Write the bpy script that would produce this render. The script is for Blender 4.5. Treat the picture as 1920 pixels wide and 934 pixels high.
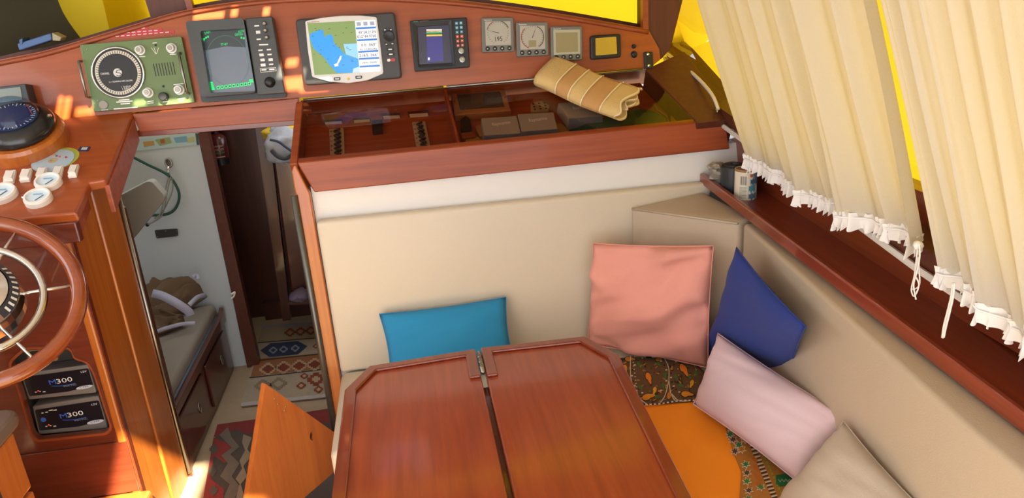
import bpy, bmesh, math, random
from mathutils import Vector, Matrix, noise
for o in list(bpy.data.objects): bpy.data.objects.remove(o)
S = bpy.context.scene; COL = S.collection
random.seed(4)
# ------------------------------------------------------------------ camera
FPX, CX, CY = 1428.0, 960.0, 467.0
CAM = Vector((0, 0, 1.70))
yv = Vector((-220, -496, FPX)).normalized()
zd = Vector((300, 3977, FPX)); zd = (zd - yv*zd.dot(yv)).normalized()
xv = zd.cross(yv)
if xv.x < 0: xv = -xv
RT = Matrix((xv, yv, -zd))
cd = bpy.data.cameras.new('camera'); cam = bpy.data.objects.new('camera', cd); COL.objects.link(cam)
cd.sensor_width = 36; cd.lens = FPX/1920*36; cd.clip_start = 0.02
rx, uy, bz = RT @ Vector((1,0,0)), RT @ Vector((0,-1,0)), RT @ Vector((0,0,-1))
cam.matrix_world = Matrix(((rx.x,uy.x,bz.x,CAM.x),(rx.y,uy.y,bz.y,CAM.y),(rx.z,uy.z,bz.z,CAM.z),(0,0,0,1)))
S.camera = cam
# ------------------------------------------------------------------ light
W = bpy.data.worlds.new('sky'); S.world = W; W.use_nodes = True
bg = W.node_tree.nodes['Background']; bg.inputs[0].default_value = (0.93, 0.95, 1.0, 1); bg.inputs[1].default_value = 1.9
SUN_DIR = Vector((-0.24, 0.70, -0.67)).normalized()
sd = bpy.data.lights.new('sun', 'SUN'); sd.energy = 20.0; sd.angle = math.radians(1.0); sd.color = (1.0, 0.86, 0.62)
sun = bpy.data.objects.new('sun', sd); COL.objects.link(sun)
sun.rotation_euler = SUN_DIR.to_track_quat('-Z', 'Y').to_euler()
S.view_settings.view_transform = 'Standard'; S.view_settings.look = 'None'
S.view_settings.gamma = 1.0; S.view_settings.use_curve_mapping = False
S.view_settings.exposure = 0.92
# ------------------------------------------------------------------ pixel rays
def hit(px, py, n, c):
    d = RT @ Vector((px-CX, py-CY, FPX)); n = Vector(n)
    return CAM + d*((c - n.dot(CAM))/n.dot(d))
def atX(px, py, v): return hit(px, py, (1,0,0), v)
def atY(px, py, v): return hit(px, py, (0,1,0), v)
def atZ(px, py, v): return hit(px, py, (0,0,1), v)
class PL:
    def __init__(s, n, p): s.n = Vector(n).normalized(); s.c = s.n.dot(Vector(p))
    def __call__(s, px, py, off=0): return hit(px, py, s.n, s.c+off)
def zoomer(x0, y0, k): return lambda x, y: (x0+x/k, y0+y/k)
z1 = zoomer(0,0,4.245); z2 = zoomer(340,0,4.245); z3 = zoomer(740,0,3.84); z4 = zoomer(0,140,3.1125)
z5 = zoomer(540,140,3.89); z6 = zoomer(840,120,4.0); z7 = zoomer(0,380,3.336); z8 = zoomer(0,620,2.975)
zA = zoomer(220,220,3.1125); zB = zoomer(240,480,2.057); zD = zoomer(1240,260,2.335); zH = zoomer(1140,600,2.797)
# ------------------------------------------------------------------ materials
def lin(h):
    h = h.lstrip('#'); r = []
    for i in (0,2,4):
        v = int(h[i:i+2],16)/255; r.append(v/12.92 if v <= .04045 else ((v+.055)/1.055)**2.4)
    return (*r, 1)
MATS = {}
def base(name):
    m = bpy.data.materials.new(name); m.use_nodes = True
    return m, m.node_tree, m.node_tree.nodes['Principled BSDF']
def mat(name, c, rough=.5, metal=0, coat=0, emit=None, es=1, bump=0, bscale=200, vary=0, vscale=8, sheen=0, trans=0):
    if name in MATS: return MATS[name]
    m, t, b = base(name)
    b.inputs['Base Color'].default_value = lin(c); b.inputs['Roughness'].default_value = rough
    b.inputs['Metallic'].default_value = metal; b.inputs['Coat Weight'].default_value = coat
    b.inputs['Coat Roughness'].default_value = .08
    if sheen: b.inputs['Sheen Weight'].default_value = sheen
    if emit: b.inputs['Emission Color'].default_value = lin(emit); b.inputs['Emission Strength'].default_value = es
    tc = t.nodes.new('ShaderNodeTexCoord')
    n = t.nodes.new('ShaderNodeTexNoise'); n.inputs['Scale'].default_value = vscale; n.inputs['Detail'].default_value = 4
    t.links.new(tc.outputs['Object'], n.inputs['Vector'])
    mr = t.nodes.new('ShaderNodeHueSaturation'); mr.inputs['Color'].default_value = lin(c)
    mp = t.nodes.new('ShaderNodeMapRange'); mp.inputs['To Min'].default_value = 1-max(vary,.03); mp.inputs['To Max'].default_value = 1+max(vary,.03)
    t.links.new(n.outputs['Fac'], mp.inputs['Value']); t.links.new(mp.outputs[0], mr.inputs['Value'])
    t.links.new(mr.outputs[0], b.inputs['Base Color'])
    if bump:
        n2 = t.nodes.new('ShaderNodeTexNoise'); n2.inputs['Scale'].default_value = bscale; n2.inputs['Detail'].default_value = 2
        t.links.new(tc.outputs['Object'], n2.inputs['Vector'])
        bp = t.nodes.new('ShaderNodeBump'); bp.inputs['Strength'].default_value = bump; bp.inputs['Distance'].default_value = .002
        t.links.new(n2.outputs['Fac'], bp.inputs['Height']); t.links.new(bp.outputs[0], b.inputs['Normal'])
    MATS[name] = m; return m
def wood(name, c0, c1, axis='X', rough=.32, coat=.6, sc=1.0, crough=.06):
    m, t, b = base(name)
    tc = t.nodes.new('ShaderNodeTexCoord'); mp = t.nodes.new('ShaderNodeMapping')
    s = {'X': (1.2,22,22), 'Y': (22,1.2,22), 'Z': (22,22,1.2)}[axis]
    mp.inputs['Scale'].default_value = [v*sc for v in s]
    t.links.new(tc.outputs['Object'], mp.inputs['Vector'])
    n = t.nodes.new('ShaderNodeTexNoise'); n.inputs['Scale'].default_value = 2.2; n.inputs['Detail'].default_value = 7; n.inputs['Roughness'].default_value = .62
    n.inputs['Distortion'].default_value = .35
    t.links.new(mp.outputs[0], n.inputs['Vector'])
    cr = t.nodes.new('ShaderNodeValToRGB'); cr.color_ramp.elements[0].position = .28; cr.color_ramp.elements[1].position = .72
    cr.color_ramp.elements[0].color = lin(c0); cr.color_ramp.elements[1].color = lin(c1)
    t.links.new(n.outputs['Fac'], cr.inputs[0])
    # blotches
    n3 = t.nodes.new('ShaderNodeTexNoise'); n3.inputs['Scale'].default_value = 3.0; t.links.new(tc.outputs['Object'], n3.inputs['Vector'])
    mr = t.nodes.new('ShaderNodeMapRange'); mr.inputs['To Min'].default_value = .86; mr.inputs['To Max'].default_value = 1.14
    t.links.new(n3.outputs['Fac'], mr.inputs['Value'])
    hs = t.nodes.new('ShaderNodeHueSaturation'); t.links.new(cr.outputs[0], hs.inputs['Color']); t.links.new(mr.outputs[0], hs.inputs['Value'])
    t.links.new(hs.outputs[0], b.inputs['Base Color'])
    b.inputs['Roughness'].default_value = rough; b.inputs['Coat Weight'].default_value = coat; b.inputs['Coat Roughness'].default_value = crough
    MATS[name] = m; return m
def glassy(name, tint='#ffffff', ior=1.45, rough=.0):
    m = bpy.data.materials.new(name); m.use_nodes = True; t = m.node_tree; t.nodes.clear()
    o = t.nodes.new('ShaderNodeOutputMaterial'); mx = t.nodes.new('ShaderNodeMixShader')
    tr = t.nodes.new('ShaderNodeBsdfTransparent'); gl = t.nodes.new('ShaderNodeBsdfGlossy'); fr = t.nodes.new('ShaderNodeFresnel')
    tr.inputs[0].default_value = lin(tint); gl.inputs['Roughness'].default_value = rough; fr.inputs[0].default_value = ior
    ge = t.nodes.new('ShaderNodeNewGeometry'); ma = t.nodes.new('ShaderNodeMath'); ma.operation = 'SUBTRACT'; ma.use_clamp = True
    t.links.new(fr.outputs[0], ma.inputs[0]); t.links.new(ge.outputs['Backfacing'], ma.inputs[1])
    t.links.new(ma.outputs[0], mx.inputs[0]); t.links.new(tr.outputs[0], mx.inputs[1]); t.links.new(gl.outputs[0], mx.inputs[2])
    t.links.new(mx.outputs[0], o.inputs[0]); MATS[name] = m; return m
def sheet(name, c, trc, fac, bump=.0, bscale=30):
    m = bpy.data.materials.new(name); m.use_nodes = True; t = m.node_tree; t.nodes.clear()
    o = t.nodes.new('ShaderNodeOutputMaterial'); mx = t.nodes.new('ShaderNodeMixShader'); mx.inputs[0].default_value = fac
    a = t.nodes.new('ShaderNodeBsdfDiffuse'); b = t.nodes.new('ShaderNodeBsdfTranslucent')
    tc = t.nodes.new('ShaderNodeTexCoord'); n = t.nodes.new('ShaderNodeTexNoise'); n.inputs['Scale'].default_value = bscale; t.links.new(tc.outputs['Object'], n.inputs['Vector'])
    a.inputs[0].default_value = lin(c); b.inputs[0].default_value = lin(trc)
    if bump:
        bp = t.nodes.new('ShaderNodeBump'); bp.inputs['Strength'].default_value = bump; bp.inputs['Distance'].default_value = .01
        t.links.new(n.outputs['Fac'], bp.inputs['Height']); t.links.new(bp.outputs[0], a.inputs['Normal']); t.links.new(bp.outputs[0], b.inputs['Normal'])
    t.links.new(a.outputs[0], mx.inputs[1]); t.links.new(b.outputs[0], mx.inputs[2]); t.links.new(mx.outputs[0], o.inputs[0])
    MATS[name] = m; return m
W_PANEL = wood('panel_wood', '#8c3f18', '#a65222', 'X', .36, .3, .8)
W_FASC = wood('fascia_wood', '#7c3416', '#9e4c22', 'X', .42, .12)
W_POST = wood('post_wood', '#a2541c', '#be6e2a', 'Z', .3, .5)
W_TABLE = wood('table_wood', '#84361c', '#a24828', 'Y', .3, .5, 1, .1)
W_RIM = wood('rim_wood', '#702a16', '#8a3a20', 'Y', .28, .6)
W_RED = wood('red_wood', '#5e2614', '#763420', 'X', .3, .5)
W_WALL = wood('wall_wood', '#6a2a16', '#82381f', 'Y', .32, .5)
W_DARK = wood('dark_wood', '#3a1c14', '#4c261a', 'Z', .3, .5)
W_PILLAR = wood('pillar_wood', '#48200f', '#5e2c18', 'Z', .55, .05)
W_DOOR = wood('door_wood', '#b05c24', '#c8742f', 'Z', .35, .4)
W_BUNK = wood('bunk_wood', '#4a241a', '#5a2e22', 'Y', .3, .5)
W_TAN = wood('tan_wood', '#8a5a34', '#a4744a', 'X', .4, .2)
W_WHEEL = wood('wheel_wood', '#7c3412', '#964618', 'X', .2, 1.0, .5, .03)
WHITE = mat('white_panel', '#dcdad6', .45, vary=.02)
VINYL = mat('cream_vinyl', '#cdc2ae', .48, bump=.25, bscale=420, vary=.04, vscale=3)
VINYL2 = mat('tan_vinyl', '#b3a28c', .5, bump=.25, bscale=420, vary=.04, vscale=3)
GREYV = mat('grey_vinyl', '#8d8a80', .55, vary=.05)
MATTR = mat('mattress_fabric', '#8c8478', .8, bump=.3, bscale=300, vary=.06)
BLACK = mat('black_plastic', '#17181b', .4)
CHAR = mat('charcoal_plastic', '#33373a', .42)
GREY = mat('grey_plastic', '#6b6b66', .45)
SILVER = mat('silver_plastic', '#d6d8d6', .3, coat=.3)
CHROME = mat('chrome', '#d8d8d6', .14, 1)
STEEL = mat('brushed_steel', '#9a968c', .32, 1)
WHITEP = mat('white_plastic', '#eae6dc', .35, coat=.3)
WINK = mat('white_ink', '#e6e6e2', .5)
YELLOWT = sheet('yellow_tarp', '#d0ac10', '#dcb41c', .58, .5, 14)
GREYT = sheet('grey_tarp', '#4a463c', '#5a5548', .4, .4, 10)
CURT = sheet('curtain_cloth', '#d6d2ca', '#e0dcd0', .5, .12, 240)
RUFF = sheet('ruffle_cloth', '#f2f0ee', '#f6f4f2', .25)
GLASS = glassy('window_glass', '#f4f6f4'); SMOKE = glassy('smoked_glass', '#efe4dc', 1.5)
GCLEAR = glassy('clear_glass', '#e8f0f4', 1.45)
# ------------------------------------------------------------------ mesh helpers
def root_of(o):
    while o.parent: o = o.parent
    return o
def props(o, label=None, cat=None, group=None, kind=None):
    for k, v in (('label',label),('category',cat),('group',group),('kind',kind)):
        if v: o[k] = v
    return o
def thing(name, label, cat, loc, group=None):
    o = bpy.data.objects.new(name, None); o.empty_display_size = .05; o.location = loc; COL.objects.link(o)
    return props(o, label, cat, group)
def mk(name, V, F, m, parent=None, smooth=False, bev=0, seg=2, **kw):
    V = [Vector(v) for v in V]
    if parent: off = root_of(parent).location.copy()
    else:
        lo = Vector([min(v[i] for v in V) for i in range(3)]); hi = Vector([max(v[i] for v in V) for i in range(3)])
        off = Vector(((lo.x+hi.x)/2, (lo.y+hi.y)/2, lo.z))
    me = bpy.data.meshes.new(name); me.from_pydata([v-off for v in V], [], F)
    bm = bmesh.new(); bm.from_mesh(me); bmesh.ops.recalc_face_normals(bm, faces=bm.faces)
    bm.to_mesh(me); bm.free()
    if smooth: me.shade_smooth()
    me.materials.append(m)
    o = bpy.data.objects.new(name, me); COL.objects.link(o)
    if parent: o.parent = parent
    else: o.location = off
    if bev:
        b = o.modifiers.new('bevel', 'BEVEL'); b.width = bev; b.segments = seg; b.limit_method = 'ANGLE'; b.angle_limit = math.radians(35)
        b.harden_normals = False
    return props(o, **kw)
class MB:
    def __init__(s): s.V = []; s.F = []
    def add(s, V, F):
        k = len(s.V); s.V += [Vector(v) for v in V]; s.F += [tuple(i+k for i in f) for f in F]; return s
    def box(s, lo, hi):
        x0,y0,z0 = lo; x1,y1,z1 = hi
        return s.add([(x0,y0,z0),(x1,y0,z0),(x1,y1,z0),(x0,y1,z0),(x0,y0,z1),(x1,y0,z1),(x1,y1,z1),(x0,y1,z1)],
                     [(0,3,2,1),(4,5,6,7),(0,1,5,4),(1,2,6,5),(2,3,7,6),(3,0,4,7)])
    def prism(s, pts, vec):
        n = len(pts); vec = Vector(vec); pts = [Vector(p) for p in pts]
        return s.add(pts+[p+vec for p in pts], [tuple(range(n)), tuple(range(2*n-1,n-1,-1))]+[(i,(i+1)%n,(i+1)%n+n,i+n) for i in range(n)])
    def ring(s, A, B, vec):
        n = len(A); vec = Vector(vec); A = [Vector(p) for p in A]; B = [Vector(p) for p in B]
        V = A+B+[p+vec for p in A]+[p+vec for p in B]; F = []
        for i in range(n):
            j = (i+1)%n
            F += [(i,j,j+n,i+n),(i+2*n,i+3*n,j+3*n,j+2*n),(i,i+2*n,j+2*n,j),(i+n,j+n,j+3*n,i+3*n)]
        return s.add(V, F)
    def tube(s, pts, r, n=8, closed=False, squash=None):
        pts = [Vector(p) for p in pts]; N = len(pts); R = r if isinstance(r, (list,tuple)) else [r]*N
        V = []; F = []; prev = None
        for i, p in enumerate(pts):
            a = pts[(i-1)%N] if (closed or i) else p; b = pts[(i+1)%N] if (closed or i < N-1) else p
            t = (b-a).normalized()
            if prev is None:
                u = t.orthogonal().normalized()
            else:
                u = (prev - t*prev.dot(t))
                u = u.normalized() if u.length > 1e-6 else t.orthogonal().normalized()
            prev = u; w = t.cross(u)
            for k in range(n):
                q = 2*math.pi*k/n; V.append(p + (u*math.cos(q)+w*math.sin(q))*R[i])
        for i in range(N if closed else N-1):
            j = (i+1)%N
            for k in range(n): F.append((i*n+k, i*n+(k+1)%n, j*n+(k+1)%n, j*n+k))
        if not closed: F += [tuple(range(n-1,-1,-1)), tuple((N-1)*n+k for k in range(n))]
        return s.add(V, F)
    def lathe(s, prof, o, ax, seg=28, u=None):
        ax = Vector(ax).normalized(); u = (Vector(u) if u else ax.orthogonal()).normalized(); w = ax.cross(u); o = Vector(o)
        V = []; F = []
        for r, h in prof:
            for k in range(seg):
                q = 2*math.pi*k/seg; V.append(o+ax*h+(u*math.cos(q)+w*math.sin(q))*max(r,1e-5))
        for i in range(len(prof)-1):
            for k in range(seg): F.append((i*seg+k, i*seg+(k+1)%seg, (i+1)*seg+(k+1)%seg, (i+1)*seg+k))
        F += [tuple(range(seg-1,-1,-1)), tuple((len(prof)-1)*seg+k for k in range(seg))]
        return s.add(V, F)
    def build(s, name, m, parent=None, **kw): return mk(name, s.V, s.F, m, parent, **kw)
def box(name, lo, hi, m, parent=None, **kw): return MB().box(lo, hi).build(name, m, parent, **kw)
def prism(name, pts, vec, m, parent=None, **kw): return MB().prism(pts, vec).build(name, m, parent, **kw)
def tube(name, pts, r, m, parent=None, n=8, closed=False, **kw): kw.setdefault('smooth', True); return MB().tube(pts, r, n, closed).build(name, m, parent, **kw)
def lathe(name, prof, o, ax, m, parent=None, seg=28, **kw): return MB().lathe(prof, o, ax, seg).build(name, m, parent, **kw)
def rpoly(pts, r, n=4):
    pts = [Vector(p) for p in pts]; out = []; N = len(pts); rr = r if isinstance(r,(list,tuple)) else [r]*N
    for i, p in enumerate(pts):
        a = pts[i-1]-p; b = pts[(i+1)%N]-p; d = min(rr[i], a.length*.49, b.length*.49)
        A = p+a.normalized()*d; B = p+b.normalized()*d
        for k in range(n+1):
            t = k/n; out.append(A*(1-t)**2+p*2*t*(1-t)+B*t*t)
    return out
def spline(pts, n=8, closed=False):
    pts = [Vector(p) for p in pts]; out = []; N = len(pts)
    for i in range(N if closed else N-1):
        if closed: p0,p1,p2,p3 = pts[i-1],pts[i],pts[(i+1)%N],pts[(i+2)%N]
        else: p0,p1,p2,p3 = pts[max(i-1,0)],pts[i],pts[i+1],pts[min(i+2,N-1)]
        for k in range(n):
            t = k/n
            out.append(.5*((2*p1)+(-p0+p2)*t+(2*p0-5*p1+4*p2-p3)*t*t+(-p0+3*p1-3*p2+p3)*t**3))
    if not closed: out.append(pts[-1])
    return out
def text(name, s, a, b, h, n, m, parent, ext=.0004):
    """lettering from a to b (baseline ends), cap height h, facing n"""
    a, b, n = Vector(a), Vector(b), Vector(n).normalized()
    c = bpy.data.curves.new('t', 'FONT'); c.body = s; c.size = 1; c.resolution_u = 2
    o = bpy.data.objects.new('t', c); COL.objects.link(o)
    dg = bpy.context.evaluated_depsgraph_get(); me = bpy.data.meshes.new_from_object(o.evaluated_get(dg))
    V = [v.co.copy() for v in me.vertices]; F = [tuple(p.vertices) for p in me.polygons]
    bpy.data.objects.remove(o); bpy.data.meshes.remove(me)
    x0 = min(v.x for v in V); x1 = max(v.x for v in V); y1 = max(v.y for v in V)
    u = (b-a).normalized(); w = (b-a).length; vv = n.cross(u).normalized()
    VV = [a + u*((v.x-x0)/(x1-x0)*w) + vv*(v.y/y1*h) + n*ext for v in V]
    return mk(name, VV, F, m, parent)
def px_prism(name, pl, pts, c0, c1, m, parent=None, r=0, **kw):
    """pixel outline back-projected on a plane (offset c1, front), extruded back to offset c0"""
    P3 = [pl(x, y, c1) for x, y in pts]
    if r: P3 = rpoly(P3, r)
    return prism(name, P3, pl.n*(c0-c1), m, parent, **kw)
def ptext(name, pl, s, p0, p1, hpx, off, m, parent):
    a, b = pl(*p0, off), pl(*p1, off); t = pl(p0[0], p0[1]-hpx, off)
    return text(name, s, a, b, (t-a).length*.98, pl.n, m, parent)
def quadpt(q, s, t):
    """q = TL,TR,BR,BL ; s right, t down"""
    (ax,ay),(bx,by),(cx,cy),(dx,dy) = q
    return ((ax*(1-s)+bx*s)*(1-t)+(dx*(1-s)+cx*s)*t, (ay*(1-s)+by*s)*(1-t)+(dy*(1-s)+cy*s)*t)
def sub(q, s0, t0, s1, t1): return [quadpt(q,s0,t0), quadpt(q,s1,t0), quadpt(q,s1,t1), quadpt(q,s0,t1)]
def disc_on(name, pl, p, rpx, prof, m, parent, off=0, seg=24, **kw):
    """lathe standing on plane at pixel p; prof radii in units of rpx (pixel radius), heights in metres"""
    o = pl(*p, off); r = (pl(p[0]+rpx, p[1], off)-pl(p[0]-rpx, p[1], off)).length/2
    return lathe(name, [(a*r, h) for a, h in prof], o, pl.n, m, parent, seg, **kw)
# ================================================================== planes of the place
YP = 2.684
a80 = math.radians(80); PANEL = PL((0,-math.sin(a80),math.cos(a80)), atY(558,185,YP))
a21 = math.radians(21.4); DASH = PL((0,-math.sin(a21),math.cos(a21)), atY(250,209,YP))
LID = PL((0,-.466,.885), (0,2.4,1.203))
def dash_z(y): return (DASH.c - DASH.n.y*y)/DASH.n.z
def lid_z(y): return (LID.c - LID.n.y*y)/LID.n.z
def planeY(y): return PL((0,-1,0), (0,y,0))
def planeX(x): return PL((-1 if x > 0 else 1,0,0), (x,0,0))
# ================================================================== setting
CARPET = mat('carpet', '#a8957a', .95, bump=.6, bscale=260, vary=.08, vscale=30)
box('floor', (-2.0,-1.0,-.06), (1.4,5.0,0), CARPET, kind='structure', label='beige carpeted cabin floor')
CEIL = mat('ceiling_white', '#d8d4ca', .6)
def plate_holes(name, x0,x1,y0,y1, holes, z0,z1, m, **kw):
    xs = sorted({x0,x1,*[h[0] for h in holes],*[h[1] for h in holes]}); ys = sorted({y0,y1,*[h[2] for h in holes],*[h[3] for h in holes]})
    b = MB()
    for i in range(len(xs)-1):
        for j in range(len(ys)-1):
            cx, cy = (xs[i]+xs[i+1])/2, (ys[j]+ys[j+1])/2
            if any(h[0]<cx<h[1] and h[2]<cy<h[3] for h in holes): continue
            b.box((xs[i],ys[j],z0), (xs[i+1],ys[j+1],z1))
    return b.build(name, m, **kw)
def roof_hit(p, z=2.08):
    p = Vector(p); t = (z-p.z)/(-SUN_DIR.z); return p - SUN_DIR*t
holes = []
h = roof_hit((-.97,2.42,.08)); holes.append((h.x-.16, h.x+.07, h.y-.22, h.y+.16))          # unseen roof opening, added so sun falls on the door post
h = roof_hit((-.66,2.12,.12)); holes.append((h.x-.10, h.x+.05, h.y-.10, h.y+.06))  # second added opening: sun on the low door leaf
_p = PL((0,-math.sin(math.radians(80)),math.cos(math.radians(80))), atY(558,185,2.684))
for (x, y, wx_, wy_) in ((392,32,.05,.018),(440,26,.012,.02),(500,24,.012,.02),(546,160,.045,.03),(548,120,.02,.02),(330,205,.05,.016),(265,205,.02,.014),(160,212,.03,.02),(125,208,.012,.05),(112,206,.008,.05),(590,172,.05,.008)):   # unseen roof slots, added to throw sun streaks on the panel
    h = roof_hit(_p(x,y)); holes.append((h.x-wx_, h.x+wx_, h.y-wy_, h.y+wy_))
plate_holes('ceiling', -1.8,1.60,-.75,3.10, holes, 2.08,2.09, CEIL, kind='structure', label='white cabin roof')  # overhang on the right added to keep sun off the side cover
plate_holes('ceiling_forward', -2.0,.2,2.95,5.0, [(-1.5,-.45,2.98,3.42),(-.72,-.40,3.55,3.85)], 1.42,1.47, CEIL, kind='structure', label='foredeck over the sleeping cabin')  # deck openings added to let daylight onto the bunk and linen
HULLW = mat('hull_lining', '#c9c4b8', .6)
# port side wall with its window opening
b = MB(); b.box((-1.80,-.75,0),(-1.74,2.95,1.30)); b.box((-1.80,-.75,1.92),(-1.74,2.86,2.08))
for y in (-.75,1.0,2.70): b.box((-1.80,y,1.30),(-1.74,y+.12,1.92))
b.build('wall_left', HULLW, kind='structure', label='port cabin side with open window')
box('wall_bunk', (-2.0,3.49,0),(-.93,3.53,1.42), mat('bulkhead_white', '#b9c2c6', .5), kind='structure', label='pale blue-white bulkhead behind the bunk')
box('wall_hull_forward', (-2.0,2.95,0),(-1.94,5,1.42), HULLW, kind='structure')
box('wall_forward', (-1.94,4.08,0),(.15,4.13,1.42), W_DARK, kind='structure', label='dark varnished forward bulkhead')
box('wall_passage', (-.33,2.56,0),(-.29,4.08,1.10), W_DARK, kind='structure', label='dark passage side')
Y = 3.46; q = planeY(Y)
px_prism('trim_1', q, [(371,250),(390,250),(486,684),(464,690)], -.05, 0, W_BUNK, kind='structure', label='dark red-brown edge trim of the white bulkhead')
# dark door edge further in
q = planeY(3.75)
px_prism('trim_2', q, [(478,236),(503,232),(545,600),(530,602)], -.04, 0, W_DARK, kind='structure', label='dark upright door edge in the passage')
box('trim_3', (-.92,4.02,0),(-.3,4.08,.10), W_DARK, kind='structure', label='dark threshold at the end of the rug')
# white panel behind settee
x0 = -.338
prism('wall_settee', [(x0,2.42,.30),(1.10,2.42,.30),(1.10,2.42,1.115),(x0,2.42,1.115)], (0,.06,0), WHITE, kind='structure', label='white panel strip above the settee back')
# starboard side: lower panel, sill, frame
def wx(z): return 1.06-.33*(z-1.22)
b = MB()
prof = lambda y: [(1.13,y,0),(1.13,y,.95),(1.10,y,.95),(1.07,y,1.20),(1.12,y,1.20),(1.20,y,.95),(1.20,y,0)]
b.prism(prof(-.75), (0,3.45,0)); b.build('wall_right', W_WALL, kind='structure', label='varnished red-brown cabin side below the curtains')
# sill of side window, following photo line
SL = [atX(1252,92,1.04), atX(1345,203,1.04), atX(1740,478,1.04)]
SL = [Vector((1.04,3.0,SL[0].z+.02)), SL[0], SL[1], SL[2], Vector((1.04,.3,SL[2].z-.08))]
b = MB()
for i in range(4):
    A, B = SL[i], SL[i+1]; k = len(b.V)
    V = []
    for p in (A,B): V += [p+Vector((-.005,0,-.03)), p+Vector((-.02,0,.022)), p+Vector((.07,0,.03)), p+Vector((.07,0,-.03))]
    b.add(V, [(0,1,5,4),(1,2,6,5),(2,3,7,6),(3,0,4,7),(0,3,2,1),(4,5,6,7)])
b.build('window_sill', W_PILLAR, kind='structure', label='varnished sill of the side window')
b = MB()
for i in range(1,4):
    b.tube([SL[i]+Vector((-.014,0,-.034)), SL[i+1]+Vector((-.014,0,-.034))], .008, 6)
b.build('trim_4', mat('white_strip', '#cfcbc6', .4), kind='structure', label='thin white plastic strip under the side window sill')
# side window glass + its frame top
def side(y, z, off=0): return Vector((wx(z)+off, y, z))
mk('window_1', [side(2.9,1.2,.03),side(.2,1.0,.03),side(.2,2.05,.03),side(2.9,2.05,.03)], [(0,1,2,3)], GLASS, kind='structure', label='side window glass behind the curtains')
b = MB(); b.box((wx(2.0)-.03,-.3,1.98),(1.15,2.86,2.08)); b.box((.80,-.75,1.0),(1.15,-.25,2.08)); b.build('trim_5', W_PILLAR, kind='structure', label='wooden head rail over the side window')
# yellow cover outside side window
def grid(name, fn, nu, nv, m, **kw):
    V = [fn(i/nu, j/nv) for j in range(nv+1) for i in range(nu+1)]
    F = [(j*(nu+1)+i, j*(nu+1)+i+1, (j+1)*(nu+1)+i+1, (j+1)*(nu+1)+i) for j in range(nv) for i in range(nu)]
    return mk(name, V, F, m, smooth=True, **kw)
def tarp_side(u, v):
    y = 3.05-u*3.4; z = .95+v*1.2; w = noise.noise(Vector((y*2.5,z*2.5,1)))*.02 + noise.noise(Vector((y*7+z*4,z*3,5)))*.008
    return Vector((wx(z)+.10+w, y, z))
grid('window_cover', tarp_side, 70, 26, YELLOWT, label='bright yellow cover stretched outside the side window', cat='cover')
# front window: frame, pillar, mullion, glass, covers
ARC = [(-260,160),(-120,140),(0,112),(75,97),(150,76),(250,46),(345,19),(450,2),(560,-7),(680,-9),(800,-4),(900,5),(1000,18),(1100,34),(1215,54)]
ARC3 = spline([PANEL(x,y) for x, y in ARC], 4)
fr = [p+Vector((0,.10,-.01)) for p in ARC3]
b = MB()
for i in range(len(fr)-1):
    A, B = fr[i], fr[i+1]; V = []
    for p in (A,B): V += [p+Vector((0,0,-.02)), p+Vector((0,0,.022)), p+Vector((0,.05,.022)), p+Vector((0,.05,-.02))]
    b.add(V, [(0,1,5,4),(1,2,6,5),(2,3,7,6),(3,0,4,7),(0,3,2,1),(4,5,6,7)])
b.box((-1.74,2.78,1.84),(.86,2.86,2.08))  # unseen head beam, added to keep bright reflections off the locker glass
b.build('trim_6', W_PILLAR, kind='structure', label='curved lower frame of the windscreen and added unseen head beam')
qf = planeY(2.80)
px_prism('trim_7', planeY(2.72), [(1211,-400),(1300,-400),(1286,-40),(1281,0),(1258,92),(1240,112),(1222,106),(1211,58)], -.11, 0, W_PILLAR, bev=.006, kind='structure', label='dark wooden corner pillar right of the windscreen')
px_prism('trim_8', planeY(2.715), [(1205,-400),(1214,-400),(1216,58),(1206,60)], -.02, .012, W_FASC, kind='structure', label='lighter wooden bead on the corner pillar')
px_prism('trim_9', qf, [(220,-160),(302,-160),(352,18),(284,40)], -.06, 0, W_PILLAR, bev=.004, kind='structure', label='wooden upright between the windscreen panes')
px_prism('trim_10', planeY(2.79), [(302,-160),(312,-160),(362,16),(351,20)], -.03, 0, W_FASC, kind='structure', label='light edge bead of the windscreen upright')
mk('window_2', [(-1.70,2.89,1.35),(1.0,2.89,1.35),(1.0,2.86,2.08),(-1.70,2.86,2.08)], [(0,1,2,3)], GLASS, kind='structure', label='windscreen glass')
def tarp_front(u, v):
    x = -1.02+u*2.25; z = 1.30+v*.85; w = noise.noise(Vector((x*2.2,z*3,9)))*.03 + noise.noise(Vector((x*6+z*5,z*4,3)))*.010
    return Vector((x, 2.99+w, z))
grid('window_cover', tarp_front, 70, 26, YELLOWT, label='bright yellow cover stretched outside the windscreen', cat='cover')
DULL = sheet('shaded_yellow_tarp', '#a8902c', '#a88c20', .35, .5, 12)  # shade put into the colour: darker copy of the yellow cover
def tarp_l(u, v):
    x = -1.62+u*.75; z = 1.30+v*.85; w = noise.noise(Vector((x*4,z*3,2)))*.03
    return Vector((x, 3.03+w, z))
grid('window_cover', tarp_l, 30, 26, DULL, label='yellow cover coloured dull for shade behind the left windscreen pane', cat='cover')
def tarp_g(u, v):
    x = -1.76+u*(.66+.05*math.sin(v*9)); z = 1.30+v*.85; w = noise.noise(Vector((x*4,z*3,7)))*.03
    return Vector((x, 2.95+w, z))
grid('window_cover', tarp_g, 26, 26, GREYT, label='dark grey cover folded behind the left windscreen pane', cat='cover')
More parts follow.
